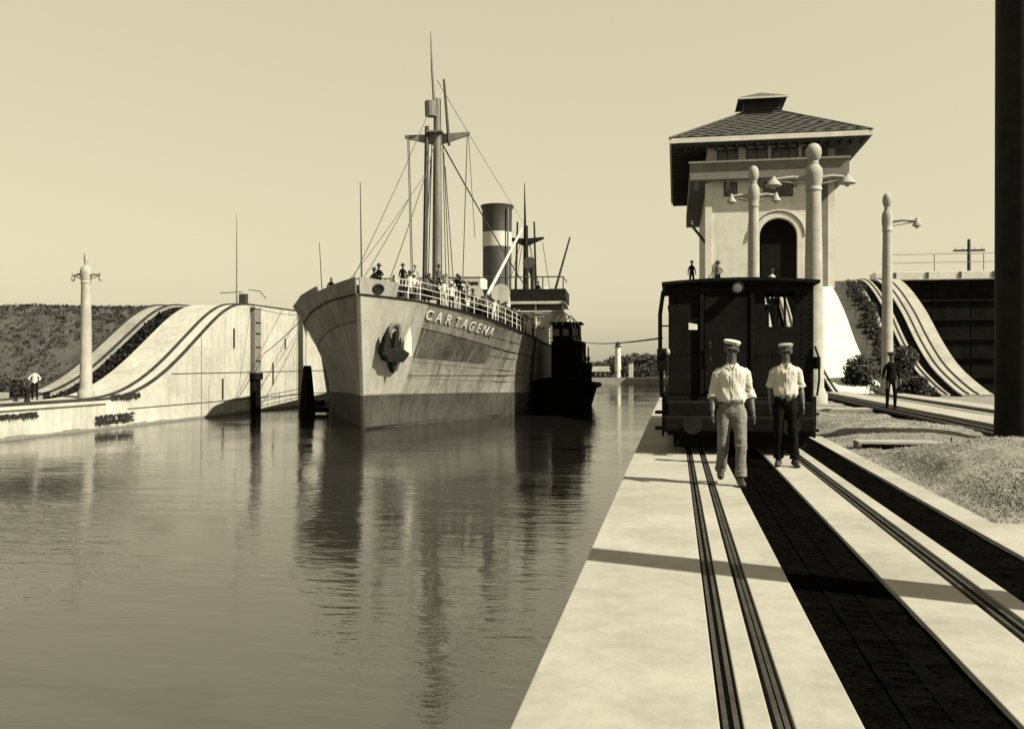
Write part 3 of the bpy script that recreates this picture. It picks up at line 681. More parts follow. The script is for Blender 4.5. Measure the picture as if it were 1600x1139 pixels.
for a,b in zip(ST,ST[1:]):
    pa,pb,pc,pd=hull_p(a,interp(DZ,a)-.03,-1),hull_p(a,interp(DZ,a)-.03,1),hull_p(b,interp(DZ,b)-.03,1),hull_p(b,interp(DZ,b)-.03,-1); dk.quad(pa,pb,pc,pd)
dk.build('deck','wood_deck',ship)
def hstrip(side,s0,s1,z0f,z1f,out,m,nm,par,n=14,th=.05):
    mb=MB()
    for k in range(n+1):
        s=s0+(s1-s0)*k/n; za,zb_=z0f(s),z1f(s)
        p,q=hull_p(s,za,side),hull_p(s,zb_,side); t1=(hull_p(s+.2,za,side)-hull_p(s-.0,za,side)); nn=t1.cross(q-p).normalized() if (q-p).length>1e-4 else Vector((side,0,0))
        if nn.x*side<0: nn=-nn
        mb.v+=[tuple(p+nn*(out-th)),tuple(p+nn*out),tuple(q+nn*out),tuple(q+nn*(out-th))]
    for k in range(n):
        for a,b in ((0,1),(1,2),(2,3),(3,0)): mb.face((4*k+a,4*k+b,4*k+4+b,4*k+4+a))
    mb.face((0,1,2,3)); mb.face((4*n,4*n+1,4*n+2,4*n+3))
    return mb.build(nm,m,par,smooth=True)
D=lambda d:(lambda s:interp(DZ,s)+d)
# bulwarks
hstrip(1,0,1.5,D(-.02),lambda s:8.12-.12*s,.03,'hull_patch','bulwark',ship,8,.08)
hstrip(-1,0,3,D(-.02),lambda s:8.12-.15*s,.03,'hull_paint','bulwark',ship,8,.08)
hstrip(-1,3.001,14,D(-.02),D(.95),.03,'hull_paint','bulwark',ship,16,.08)
# knuckle strakes and dark seams
for sd in (1,-1):
    hstrip(sd,.0,40,D(-.10),D(.0),.05,'black_iron','strake',ship,40,.06)
    hstrip(sd,.15,22,lambda s:interp(DZ,s)-1.45,lambda s:interp(DZ,s)-1.41,.025,'black_iron','seam',ship,40,.03)
hstrip(1,.3,24,lambda s:2.9-.012*s,lambda s:2.93-.012*s,.02,'black_iron','seam',ship,40,.03)
# plates: slightly proud patches, one paler and one darker than the hull
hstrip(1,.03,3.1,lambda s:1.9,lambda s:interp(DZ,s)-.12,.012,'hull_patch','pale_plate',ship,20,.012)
hstrip(1,3.12,9.5,lambda s:interp(DZ,s)-3.1+.1*(s-3),lambda s:interp(DZ,s)-1.47,.018,'hull_dark','dark_plate',ship,20,.018)
for zf,s1 in ((.18,21),(.36,22),(.55,23),(.80,24)):
    hstrip(1,.4,s1,lambda s:band(s)+(interp(DZ,s)-band(s))*zf,lambda s:band(s)+(interp(DZ,s)-band(s))*zf+.05,.022,'hull_paint','plate_lap',ship,30,.02)
for k in range(9):
    s=3.4+k*2.1; hstrip(1,s,s+.05,lambda s,k=k:band(s)+(interp(DZ,s)-band(s))*(.0 if k%2 else .36),lambda s,k=k:band(s)+(interp(DZ,s)-band(s))*(.36 if k%2 else .80),.02,'hull_paint','plate_butt',ship,1,.02)
hstrip(1,.1,40,lambda s:-.1,lambda s:.13,.02,'black_iron','waterline_scum',ship,40,.02)
# draught marks
for k in range(5): hstrip(1,6.0,6.16,lambda s,k=k:1.75+.30*k,lambda s,k=k:1.88+.30*k,.02,'hull_patch','draught_mark',ship,2,.02)
# name in white letters, set on the bow plating one by one
for k,chh in enumerate('CARTAGENA'):
    s=3.35+k*.60; z=interp(DZ,s)-.72
    p=hull_p(s,z,1); tx=(hull_p(s+.25,interp(DZ,s+.25)-.72,1)-hull_p(s-.25,interp(DZ,s-.25)-.72,1)).normalized(); ty=(hull_p(s,z+.3,1)-hull_p(s,z-.3,1)).normalized(); nz=tx.cross(ty).normalized()
    if nz.x<0: nz=-nz
    ty=nz.cross(tx).normalized()
    cu_=bpy.data.curves.new('t','FONT'); cu_.body=chh; cu_.size=.82; cu_.extrude=.02; cu_.offset=.012; cu_.align_x='CENTER'; cu_.resolution_u=3
    to=bpy.data.objects.new('t',cu_); C.objects.link(to); bpy.context.view_layer.update()
    me=bpy.data.meshes.new_from_object(to.evaluated_get(bpy.context.evaluated_depsgraph_get())); bpy.data.objects.remove(to); bpy.data.curves.remove(cu_)
    me.materials.clear(); me.materials.append(M['ship_white']); me.name='letter'
    lo_=bpy.data.objects.new('letter',me); C.objects.link(lo_); lo_.parent=ship
    mx=Matrix((tx,ty,nz)).transposed().to_4x4(); mx.translation=p+nz*.06-ty*.2; lo_.matrix_basis=mx
    lo_['label']='white letter %s of the ship name'%chh
# hawse and anchor
hp=hull_p(1.55,5.0,1)
an=bpy.data.objects.new('anchor',None)
def bowframe(s,z):
    p=hull_p(s,z,1); tx=(hull_p(s+.25,z,1)-hull_p(s-.2,z,1)).normalized(); ty=(hull_p(s,z+.3,1)-hull_p(s,z-.3,1)).normalized(); nz=tx.cross(ty).normalized()
    if nz.x<0: nz=-nz
    ty=nz.cross(tx); mx=Matrix((tx,ty,nz)).transposed().to_4x4(); mx.translation=p; return mx
F=bowframe(1.6,5.0)
b=MB(); b.lathe([(.42,.02),(.46,.16),(.38,.24),(.26,.2),(.22,.05)],(.1,.35,0),20,1.0,1.25,mtx=F); b.build('hawse_pipe','mast_paint',ship,smooth=True)
b=MB(); b.tube([F@Vector((.1,.4,.3)),F@Vector((-.05,-.9,.55))],[.16,.2],8); ank=b.build('anchor','black_iron',ship,smooth=True)
b=MB(); b.prism([(-.95,-.75),(-.55,-1.25),(.55,-1.25),(.95,-.75),(.4,-.5),(-.4,-.5)],.15,.75,'z'); b.v=[tuple(F@Vector(v)) for v in b.v]; b.build('crown','black_iron',ank,bevel=.05)
for sx in (-1,1):
    b=MB(); v=[(sx*.45,-.9,.25),(sx*1.05,-.85,.3),(sx*1.0,.1,.45),(sx*.78,.75,.55),(sx*.55,.1,.5),(sx*.45,-.9,.75),(sx*1.05,-.85,.75),(sx*.95,.1,.65)]
    b.v=[tuple(F@Vector(q)) for q in v]
    for q in ((0,1,2,3,4),(5,6,7,3),(0,5,3,4),(1,6,7,2),(2,7,3),(0,1,6,5)): b.face(q)
    b.build('fluke','ship_white' if sx>0 else 'black_iron',ank)  # one fluke is white: its sunlit look is put into the colour
b=MB(); b.prism([(-.2,-1.2),(.25,-1.2),(.1,-1.9)],.2,.6,'z'); b.v=[tuple(F@Vector(v)) for v in b.v]; b.build('crown_tip','black_iron',ank)
# round fairlead
F2=bowframe(.7,7.55); b=MB(); b.lathe([(.26,0),(.28,.08),(.2,.1),(.16,.04)],(0,0,0),16,1.3,1,mtx=F2); b.build('fairlead','black_iron',ship,smooth=True)
# rails on the right side and partly the left
for sd,s0,s1 in ((1,1.6,27),(-1,14.2,27)):
    mb=[MB(),MB(),MB()]
    pts=[[],[],[]]; s=s0
    while s<s1:
        p=hull_p(s,interp(DZ,s),sd); p.x-=sd*.15
        MB().tube([p,p+Vector((0,0,1.08))],.034,6).build('rail_post','ship_white',ship)
        for k in range(3): pts[k].append(p+Vector((0,0,1.05-.34*k)))
        s+=1.15 if s<16 else 2.2
    for k in range(3): mb[k].tube(pts[k],.022,6).build('rail','ship_white',ship)
# vertical hanging boarding ladder seen as a dark line on the side
lx=hull_p(17.2,5.4,1)
lad=MB()
pts=[hull_p(17.2,z,1)+Vector((.14,0,0)) for z in (-.2,1,2,3,4,5,5.5)]
for dy in (-.2,.2): lad.tube([p+Vector((0,dy,0)) for p in pts],.05,5)
for k in range(18):
    z=.0+k*.31; p=hull_p(17.2,z,1)+Vector((.14,0,0)); lad.box(p.x-.04,p.x+.04,p.y-.22,p.y+.22,z-.02,z+.03)
lad.build('rope_ladder','black_iron',ship)
# jackstaff
b=MB(); b.tube([(0,-.2,7.6),(0,-.5,13.2)],[.05,.02],6); b.build('jackstaff','dark_spar',ship)
b=MB(); b.tube([(-4.4,6.5,6.8),(-4.6,6.4,11.0)],[.04,.02],6); b.build('staff','dark_spar',ship)
# fore deckhouse / hatch where people stand, windlass
MB().box(-3.2,3.6,9.5,17.0,5.0,7.6).build('deckhouse','ship_white',ship,bevel=.06)
MB().box(-2.6,2.4,4.2,7.6,6.2,6.95).build('hatch','wood_deck',ship,bevel=.05)
b=MB(); b.tube([(-1.5,2.9,7.7),(1.5,2.9,7.7)],.35,12); b.tube([(-.4,2.9,7.7),(.4,2.9,7.7)],.5,12); b.build('windlass','black_iron',ship,smooth=True)
b=MB(); b.tube([(4.6,11.4,5.8),(4.6,11.4,7.4),(4.5,11.0,7.9),(4.4,10.3,8.0)],[.32,.32,.42,.62],14); b.build('ventilator','ship_white',ship,smooth=True)
b=MB(); b.tube([(5.9,14.6,5.5),(5.9,14.6,7.6),(5.8,14.2,8.2),(5.7,13.5,8.3)],[.34,.34,.45,.68],14); b.build('ventilator','ship_white',ship,smooth=True)
b=MB(); b.lathe([(.85,-.35),(1.0,-.3),(1.0,.3),(.85,.35)],(0,0,0),18,mtx=Matrix.Translation((5.2,10.2,6.9))@Matrix.Rotation(R(90),4,'Y')); b.build('winch_drum','black_iron',ship,smooth=True)
# foremast
mx_=0; fm_s=20
fm=MB().tube([(0,fm_s,5),(0,fm_s,14),(0,fm_s,23.6)],[.42,.36,.27],14).build('foremast','mast_paint',ship,smooth=True)
MB().tube([(-.1,fm_s-.3,22.2),(-.35,fm_s-.3,26),(-.45,fm_s-.3,28.6)],[.14,.09,.03],8).build('topmast','mast_paint',fm)
MB().tube([(-1.0,fm_s-.2,5.2),(-.75,fm_s-.2,21.5)],[.2,.17],8).build('derrick_post','dark_spar',fm)
MB().tube([(.95,fm_s-.2,20.0),(.55,fm_s-.2,25.0)],[.12,.09],8).build('spar','dark_spar',fm)
for s in (-1,1):
    MB().prism([(0,20.9),(s*2.5,20.9+.12*(s>0)),(s*2.5,20.68+.12*(s>0)),(s*.2,20.1)],fm_s-.12,fm_s+.12,'y').build('crosstree','mast_paint',fm)
MB().box(-.75,.45,fm_s-.5,fm_s+.5,21.0,21.12).build('crows_nest_floor','mast_paint',fm)
MB().lathe([(.42,0),(.46,1.1),(.44,1.12),(.40,.02)],(-.45,fm_s-.35,22.2),12).build('crows_nest','mast_paint',fm)
for k in range(7):
    x0=[-4.8,-3.6,-2.6,2.4,3.2,4.2,5.4][k]; tp_=[-2.2,-.5,-.4,.4,.5,.6,2.3][k]; z1=[20.7,19.0,21.0,21,19.5,18.5,20.8][k]
    MB().tube([(x0*.35,fm_s+.4*(k%3-1),5.4),(tp_,fm_s,z1)],.038,5).build('shroud','rope',fm)
for a,b_,r_ in (((-.1,fm_s,20.5),(1.0,1.8,8.2),.03),((.5,fm_s-.2,20.0),(5.2,42,10.0),.06),((.0,fm_s,25),(.0,88,24),.025),((-2.3,fm_s,20.7),(-2.0,fm_s+.5,6.0),.03),((2.4,fm_s,20.9),(2.9,fm_s,13),.025),((-2.2,fm_s-.1,16),(-5.5,12,6.2),.028),((-.5,fm_s,23),(-1.6,2.5,7.8),.025),((-.9,fm_s,18),(-4.2,8.0,7.6),.022)):
    MB().tube(bz(a,b_,.25),r_,5).build('stay','rope',fm)
# funnel
fs=54; FT=21.5
b=MB(); b.lathe([(1.62,5),(1.64,16.7)],(0,fs,0),32); fn=b.build('funnel','funnel_dark',ship,smooth=True)
b=MB(); b.lathe([(1.66,16.7),(1.66,18.35)],(0,fs,0),32); b.build('funnel_band','funnel_band',fn,smooth=True)
b=MB(); b.lathe([(1.66,18.351),(1.70,20.9),(1.86,21.2),(1.9,21.4),(1.7,21.42),(1.5,21.0),(1.45,20)],(0,fs,0),32); b.build('funnel_top','funnel_dark',fn,smooth=True)
b=MB(); b.tube([(1.4,fs-1.3,12),(1.4,fs-1.35,21)],.1,8); b.build('steam_pipe','mast_paint',fn)
# aft mast
am_s=86
am=MB().tube([(0,am_s,6),(0,am_s,24)],[.55,.33],12).build('aft_mast','black_iron',ship,smooth=True)
MB().tube([(-.1,am_s,23.5),(-.2,am_s,30.4)],[.2,.05],8).build('topmast','black_iron',am)
MB().tube([(-1.7,am_s,8),(-1.25,am_s,24.6)],[.2,.13],8).build('spar','black_iron',am); MB().tube([(1.7,am_s,8),(1.25,am_s,24.6)],[.2,.13],8).build('spar','black_iron',am)
for s in (-1,1): MB().prism([(0,22.1),(s*2.7,22.3),(s*2.7,22.0),(s*.3,21.0)],am_s-.15,am_s+.15,'y').build('crosstree','black_iron',am)
for x0,tp_ in ((-4.5,-.8),(-2.6,-.5),(2.6,.5),(4.6,2.5),(3.4,.6)): MB().tube([(x0,am_s,8),(tp_,am_s,21.5)],.05,5).build('shroud','rope',am)
# bridge
b0=27.5
def hb_(x0,x1,y0,y1,z0,z1,nm,m,bev=.02,par=None): return MB().box(x0,x1,y0,y1,z0,z1).build(nm,m,par or ship,bevel=bev)
hb_(-7.4,7.4,b0+1.5,b0+8,5.1,8.5,'bridge_house','ship_white')
hb_(-9.2,9.2,b0,b0+8,8.5,8.72,'bridge_deck','ship_white')
hb_(-9.2,9.3,b0-.1,b0,8.73,9.75,'dodger','black_iron'); hb_(9.2,9.28,b0+.01,b0+6,8.73,9.75,'dodger','black_iron')
hb_(2.2,9.1,b0+.3,b0+.42,6.62,7.80,'lower_screen','ship_white'); hb_(9.0,9.1,b0+.43,b0+5,6.62,7.80,'lower_screen','ship_white')
hb_(2.2,9.1,b0+.9,b0+1.0,7.81,8.45,'window_strip','window_dark')
hb_(-3.2,2.0,b0+1,b0+5,8.73,11.0,'wheelhouse','ship_white')
for k in range(5): hb_(-2.9+k,-2.2+k,b0+.96,b0+.998,9.8,10.5,'window','window_dark',0)
for x in (2.2,4.5,6.8,9.05):
    MB().tube([(x,b0+.2,5.2),(x,b0+.2,8.5)],.08,6).build('stanchion','ship_white',ship)
for k in range(7): MB().tube([(2.4+k*1.1,b0+.05,5.2),(2.4+k*1.1,b0+.05,6.3)],.035,6).build('rail_post','ship_white',ship)
for z in (5.7,6.25): MB().tube([(2.3,b0+.05,z),(9.1,b0+.05,z)],.03,6).build('rail','ship_white',ship)
hb_(1.9,9.2,b0-.02,b0+.1,7.82,7.94,'rail_board','ship_white'); 
for k in range(9): hb_(7.7-.12*k,8.4-.12*k,b0-1.6+.14*k,b0-1.45+.14*k,5.3+.3*k,5.34+.3*k,'stair_tread','ship_white',0)
for x in (-9,-6,-3,3.2,5.2,7.4,9.1): MB().tube([(x,b0,9.75),(x,b0,10.75)],.06,6).build('rail_post','dark_spar',ship)
MB().tube([(-9,b0,10.75),(9.1,b0,10.75),(9.1,b0+5,10.75)],.06,6).build('bridge_rail','dark_spar',ship)
hb_(-9.2,9.2,b0-.14,b0-.1,8.5,8.72,'deck_edge','ship_white',0)
b=MB(); b.tube([(6.3,b0+2.5,8.6),(6.3,b0+2.5,11.0),(6.2,b0+2.0,11.9),(6.1,b0+1.4,12.1)],[.16,.18,.34,.55],12); b.build('ventilator','dark_spar',ship,smooth=True)
MB().tube([(8.0,b0+1.5,8.6),(9.6,b0+1.3,14.2)],[.12,.07],8).build('derrick_boom','dark_spar',ship)
MB().tube([(3.8,12.5,6.0),(5.9,b0-2,14.5)],[.14,.09],8).build('derrick_boom','ship_white',ship)
hb_(-7.2,7.2,b0+9,78,5.1,7.6,'deckhouse','cloth_mid'); hb_(-5.5,5.5,b0+12,72,7.6,9.8,'upper_deckhouse','ship_white')
for k in range(3):
    for sd in (-1,1):
        b=MB(); b.lathe([(.05,-3.4),(.7,-2.4),(1.0,-.8),(1.0,.8),(.7,2.4),(.05,3.4)],(0,0,0),14,.8,1,mtx=Matrix.Translation((sd*6.2,46+k*9,10.4))@Matrix.Rotation(R(90),4,'X')); b.build('lifeboat','ship_white',ship,smooth=True)
# bits of deck clutter
for (x,y,z,sx,sy,sz,m_) in ((4.9,8.6,6.2,.6,.8,.9,'black_iron'),(3.4,3.9,6.9,.3,.3,.6,'black_iron'),(2.2,2.4,7.1,.25,.25,.5,'black_iron'),(5.3,19.5,5.3,1.0,1.2,1.1,'cloth_mid'),(4.4,23,5.2,1.4,1.4,1.0,'dark_spar'),(2.7,24.5,5.2,1.4,1,2.2,'cloth_mid')):
    hb_(x-sx/2,x+sx/2,y-sy/2,y+sy/2,z,z+sz,'deck_locker',m_,.03)
for x in (-1.1,.3,1.5): MB().tube([(x,1.3+x*.2,7.2),(x,1.3+x*.2,7.75)],.13,8).build('bitt','black_iron',ship)

# ---------------------------------------------------------------- tug
tg=thing('tugboat','black tug lying bow-on against the side of the steamship','boat',(-8.1,62.6,WZ),R(3))
TB=[(0,.15),(.6,.95),(1.6,1.7),(3,2.1),(6,2.25),(13,2.25),(16,1.6)]
hm=MB(); lv=[-.8,0,.7,1.4,2.0]
for side in (-1,1):
    base=len(hm.v)
    for s,bb_ in TB:
        for j,z in enumerate(lv): hm.v.append((side*bb_*(.72+.28*min(1,(z+.8)/2.2)),s-(.5*z/2 if s<2 else 0),z+(.55*max(0,1-s/5) if z>1 else 0)))
    for i in range(len(TB)-1):
        for j in range(4): a=base+i*5+j; hm.face((a,a+1,a+6,a+5))
n5=len(TB)*5
for j in range(4): hm.face((j,j+1,n5+j+1,n5+j))
for i in range(len(TB)-1): hm.face((i*5+4,i*5+9,n5+i*5+9,n5+i*5+4))
e=(len(TB)-1)*5
for j in range(4): hm.face((e+j,e+j+1,n5+e+j+1,n5+e+j))
hm.build('hull','tug_black',tg,smooth=True)
MB().tube([(-2.3,4,1.9),(-2.2,2.6,2.0),(-1.6,1.1,2.2),(0,-.3,2.5),(1.6,1.1,2.2),(2.2,2.6,2.0),(2.3,4,1.9),(2.5,12,1.8)],.22,8).build('fender_rope','tug_black',tg,smooth=True)
MB().box(-.75,1.55,3,9,1.9,5.2).build('deckhouse','tug_black',tg,bevel=.1); MB().box(-.7,1.3,3.4,6.2,5.2,6.5).build('wheelhouse','tug_black',tg,bevel=.12)
for x in (-.6,.1,.8): MB().box(x-.02,x+.42,3.32,3.398,5.6,6.1).build('window','window_dark',tg)
MB().box(-.9,1.5,3.2,6.5,6.5,6.62).build('wheelhouse_roof','tug_black',tg,bevel=.03)
MB().lathe([(.42,0),(.42,2.2),(.46,2.25)],(-.1,8,4.6),16).build('funnel','tug_black',tg,smooth=True)
for k in range(3): MB().tube([(-.9+.45*k,3.1,6.4),(-.2+.45*k,3.1,7.5-.2*k),(.5+.4*k,3.15,7.1-.35*k),(.95+.25*k,3.2,5.9-.3*k),(1.1+.25*k,3.2,4.4-.3*k)],.045,6).build('rail_hoop','mast_paint',tg,smooth=True)
MB().tube([(1.9,5,1.9),(1.9,5,4.8)],.06,6).build('post','tug_black',tg)
MB().box(1.35,2.1,3.8,7,1.9,3.6).build('coaming','tug_black',tg,bevel=.1)

# ---------------------------------------------------------------- people
def skinmesh(name,J,E,sub=2):
    me=bpy.data.meshes.new(name); keys=list(J); me.from_pydata([J[k][0] for k in keys],[(keys.index(a),keys.index(b)) for a,b in E],[])
    o=bpy.data.objects.new(name,me); C.objects.link(o)
    md=o.modifiers.new('s','SKIN'); md.use_smooth_shade=True
    for k,key in enumerate(keys):
        r=J[key][1]; me.skin_vertices[0].data[k].radius=r if isinstance(r,tuple) else (r,r); me.skin_vertices[0].data[k].use_root=(k==0)
    s=o.modifiers.new('d','SUBSURF'); s.levels=sub; s.render_levels=sub
    bpy.context.view_layer.update()
    m=bpy.data.meshes.new_from_object(o.evaluated_get(bpy.context.evaluated_depsgraph_get())); m.name=name
    bpy.data.objects.remove(o); bpy.data.meshes.remove(me)
    for p in m.polygons: p.use_smooth=True
    return m
def joints(pose):
    # facing -Y; x to viewer's right. 1.76 m tall
    P=dict(pelvis=(0,0,.95),waist=(0,0,1.10),chest=(0,-.01,1.30),upper=(0,0,1.415),neck=(0,-.01,1.50),jaw=(0,-.035,1.575),head=(0,-.015,1.655),crown=(0,-.005,1.72),
      hl=(-.095,0,.90),hr=(.095,0,.90),kl=(-.11,-.02,.50),kr=(.11,-.02,.50),al=(-.115,.02,.09),ar=(.115,.02,.09),tl=(-.13,-.12,.035),tr=(.13,-.12,.035),
      sl=(-.152,0,1.365),sr=(.152,0,1.365),el=(-.225,.02,1.12),er=(.225,.02,1.12),wl=(-.25,-.06,.88),wr=(.25,-.06,.88),fl=(-.25,-.08,.80),fr=(.25,-.08,.80))
    P.update(pose); return P
RAD=dict(pelvis=(.135,.105),waist=(.12,.09),chest=(.145,.105),upper=(.07,.06),neck=.055,jaw=(.066,.07),head=(.088,.10),crown=(.065,.075),hl=.085,hr=.085,kl=.058,kr=.058,al=.042,ar=.042,tl=(.04,.03),tr=(.04,.03),sl=.045,sr=.045,el=.042,er=.042,wl=.028,wr=.028,fl=(.034,.02),fr=(.034,.02))
EDG=[('pelvis','waist'),('waist','chest'),('chest','upper'),('upper','neck'),('neck','jaw'),('jaw','head'),('head','crown'),('pelvis','hl'),('pelvis','hr'),('hl','kl'),('kl','al'),('al','tl'),('hr','kr'),('kr','ar'),('ar','tr'),('upper','sl'),('upper','sr'),('sl','el'),('el','wl'),('wl','fl'),('sr','er'),('er','wr'),('wr','fr')]
def crowd_mesh(pose,mats,hat,grow=1.12):
    P=joints(pose); J={k:(P[k],RAD[k] if isinstance(RAD[k],tuple) else RAD[k]) for k in P}
    g={}
    for k,(p,r) in J.items():
        q=grow if k not in('head','jaw','crown','neck','fl','fr','wl','wr') else 1
        g[k]=(p,tuple(a*q for a in r) if isinstance(r,tuple) else r*q)
    m=skinmesh('crowd_body',g,EDG,1)
    for x in mats: m.materials.append(M[x])
    up=Vector(P['upper'])
    for p in m.polygons:
        c_=p.center; z=c_.z
        hand=min((c_-Vector(P['fl'])).length,(c_-Vector(P['fr'])).length)<.16
        head=z>1.47 and abs(c_.x)<.13
        p.material_index=2 if (head or hand) else (1 if z<.95 else 0)
    if hat:
        b=bmesh.new(); b.from_mesh(m); mb=MB(); 
        if hat==1: mb.lathe([(.20,0),(.19,.02),(.10,.03),(.10,.11),(.05,.14)],(0,-.01,1.69),12)
        else: mb.lathe([(.10,0),(.12,.05),(.12,.08),(.04,.1)],(0,-.01,1.68),12)
        vs=[b.verts.new(v) for v in mb.v]
        for f in mb.f:
            q=b.faces.new([vs[i] for i in f]); q.material_index=3
        b.to_mesh(m); b.free()
    return m
poses=[{},
 dict(el=(-.30,-.05,1.16),er=(.30,-.05,1.16),wl=(-.18,-.28,1.08),wr=(.18,-.28,1.08),fl=(-.12,-.36,1.07),fr=(.12,-.36,1.07)),
 dict(er=(.36,.0,1.30),wr=(.30,-.05,1.56),fr=(.26,-.07,1.66)),
 dict(el=(-.36,.06,1.14),er=(.36,.06,1.14),wl=(-.19,-.02,1.0),wr=(.19,-.02,1.0),fl=(-.13,-.06,1.0),fr=(.13,-.06,1.0)),
 dict(chest=(0,-.10,1.27),upper=(0,-.16,1.38),neck=(0,-.21,1.44),jaw=(0,-.26,1.50),head=(0,-.25,1.575),crown=(0,-.25,1.64),sl=(-.175,-.16,1.35),sr=(.175,-.16,1.35),el=(-.26,-.3,1.14),er=(.26,-.3,1.14),wl=(-.2,-.45,1.1),wr=(.2,-.45,1.1),fl=(-.18,-.53,1.1),fr=(.18,-.53,1.1))]
looks=[('cloth_dark','cloth_dark','skin_dark','hair','black clothes'),('cloth_white','cloth_dark','skin_dark','cloth_white','white shirt'),('cloth_mid','cloth_dark','skin_mid','hair','grey coat'),('cloth_light','cloth_light','skin_mid','cloth_light','pale suit'),('cloth_dark','cloth_mid','skin_mid','cloth_white','dark jacket'),('cloth_white','cloth_white','skin_dark','hair','white clothes')]
pn=['upright','leaning','one arm raised','hands on hips','bending forward']
cache={}
def person(kind,pose,loc,rz,label,group=None,hat=0):
    k=(kind,pose,hat)
    if k not in cache: cache[k]=crowd_mesh(poses[pose] if pose!=4 or not hat else poses[1],looks[kind][:4],hat if pose!=4 else 0)
    o=bpy.data.objects.new('person',cache[k]); C.objects.link(o); o.location=loc; o.rotation_euler=(0,0,rz); tag(o,label,'person',group); return o
bpy.context.view_layer.update()
SM=ship.matrix_world.copy() if False else (Matrix.Translation((-16.5,45.9,WZ))@Matrix.Rotation(AL,4,'Z'))
def onship(x,y,z): return SM@Vector((x,y,z))
CG='people crowding the foredeck of the steamship'
def dzz(s): return interp(DZ,s)-.03
spots=[]
# at the rail along the right side
for k in range(24):
    s=2.9+k*.86; p=hull_p(s,interp(DZ,s),1); spots.append((p.x-.75-random.random()*.3,s,dzz(s),'at the near rail'))
for k in range(18):
    s=7.4+k*.66; p=hull_p(s,interp(DZ,s),1); spots.append((min(p.x-1.9,4.4+random.random()*.8),s,dzz(s),'behind the rail'))
for x,y in ((-.9,10.2),(-.2,11.2),(.5,10.0),(1.4,10.4),(2.1,11.6),(2.6,10.1),(3.1,12.2),(3.0,13.8),(-1.8,10.1),(-.6,12.6),(1.9,13.2),(.1,13.6),(2.4,14.4),(3.2,15.4),(1.1,15.2),(-1.2,14.4),(.9,11.9),(3.2,10.9),(2.9,16.3)): spots.append((x,y,7.6,'on the deckhouse'))
for x,y in ((.7,.7),(.1,1.9)): spots.append((x,y,dzz(y),'at the very bow'))
for x,y in ((-3.6,6.2),(-3.0,3.8)): spots.append((x,y,dzz(y),'behind the left bulwark'))
where={'at the near rail':['near the bow','above the ship name','near the bridge'],'behind the rail':['near the bow','mid-crowd','close to the bridge'],'on the deckhouse':['left part','middle','right part']}
used=set()
for i,(x,y,z,wh) in enumerate(spots):
    kd=random.choice([0,0,1,2,2,3,4,5,1]); ps=random.choice([0,0,1,2,3,4]); ht=random.choice([0,1,1,2])
    if wh in('at the very bow','behind the left bulwark'): sub_=('left one' if i%2 else 'right one'); kd=0
    elif wh=='on the deckhouse': sub_=where[wh][0 if x<0 else 1 if x<2 else 2]
    else: sub_=where[wh][0 if y<7 else 1 if y<13 else 2]
    for tries in range(60):
        lb='%s in %s, %s, %s %s'%({0:'person',1:'hatted person',2:'capped person'}[ht if ps!=4 else 0],looks[kd][4],pn[ps],wh,sub_)
        if lb not in used: break
        kd=random.randint(0,5); ps=random.randint(0,4); ht=random.randint(0,2)
    used.add(lb)
    person(kd,ps,onship(x,y,z),random.uniform(-.3,1.1),lb,CG,ht)
for q,(px_,py_,kk,ll) in enumerate(((-.2,9.8,0,'person in black standing highest on the deckhouse, left of the pale boom'),(.5,10.3,3,'person in pale suit standing high on the deckhouse beside the pale boom'),(2.0,10.6,2,'person in grey coat standing high on the deckhouse right of the others'))):
    MB().box(px_-.35,px_+.35,py_-.3,py_+.3,7.6,8.2).build('skylight','cloth_mid',ship); person(kk,0,onship(px_,py_,8.2),.4,ll,CG,q%2+1)
person(0,0,onship(6.9,b0+1.3,8.72),.3,'person in black standing at the end of the bridge wing behind the rail',None,2)
# other small figures
person(0,0,(1.05,59.0,6.3),.2,'tiny dark person standing left of the tower above the locomotive roof',None,2)
person(2,1,(2.6,57.0,6.0),.2,'tiny grey person leaning in front of the white tower wall above the locomotive roof',None,1)
person(5,0,(5.7,55.6,5.3),0,'small person in white standing in the tower arch above the locomotive roof',None,1)
person(0,0,(6.40,28.6,.03),.1,'man in black clothes standing on the track bed in front of the slender lamp post',None,2)
person(1,1,(-34.2,43.2,-.55),.6,'small person in white shirt on the far wall left of the lamp post',None,0)

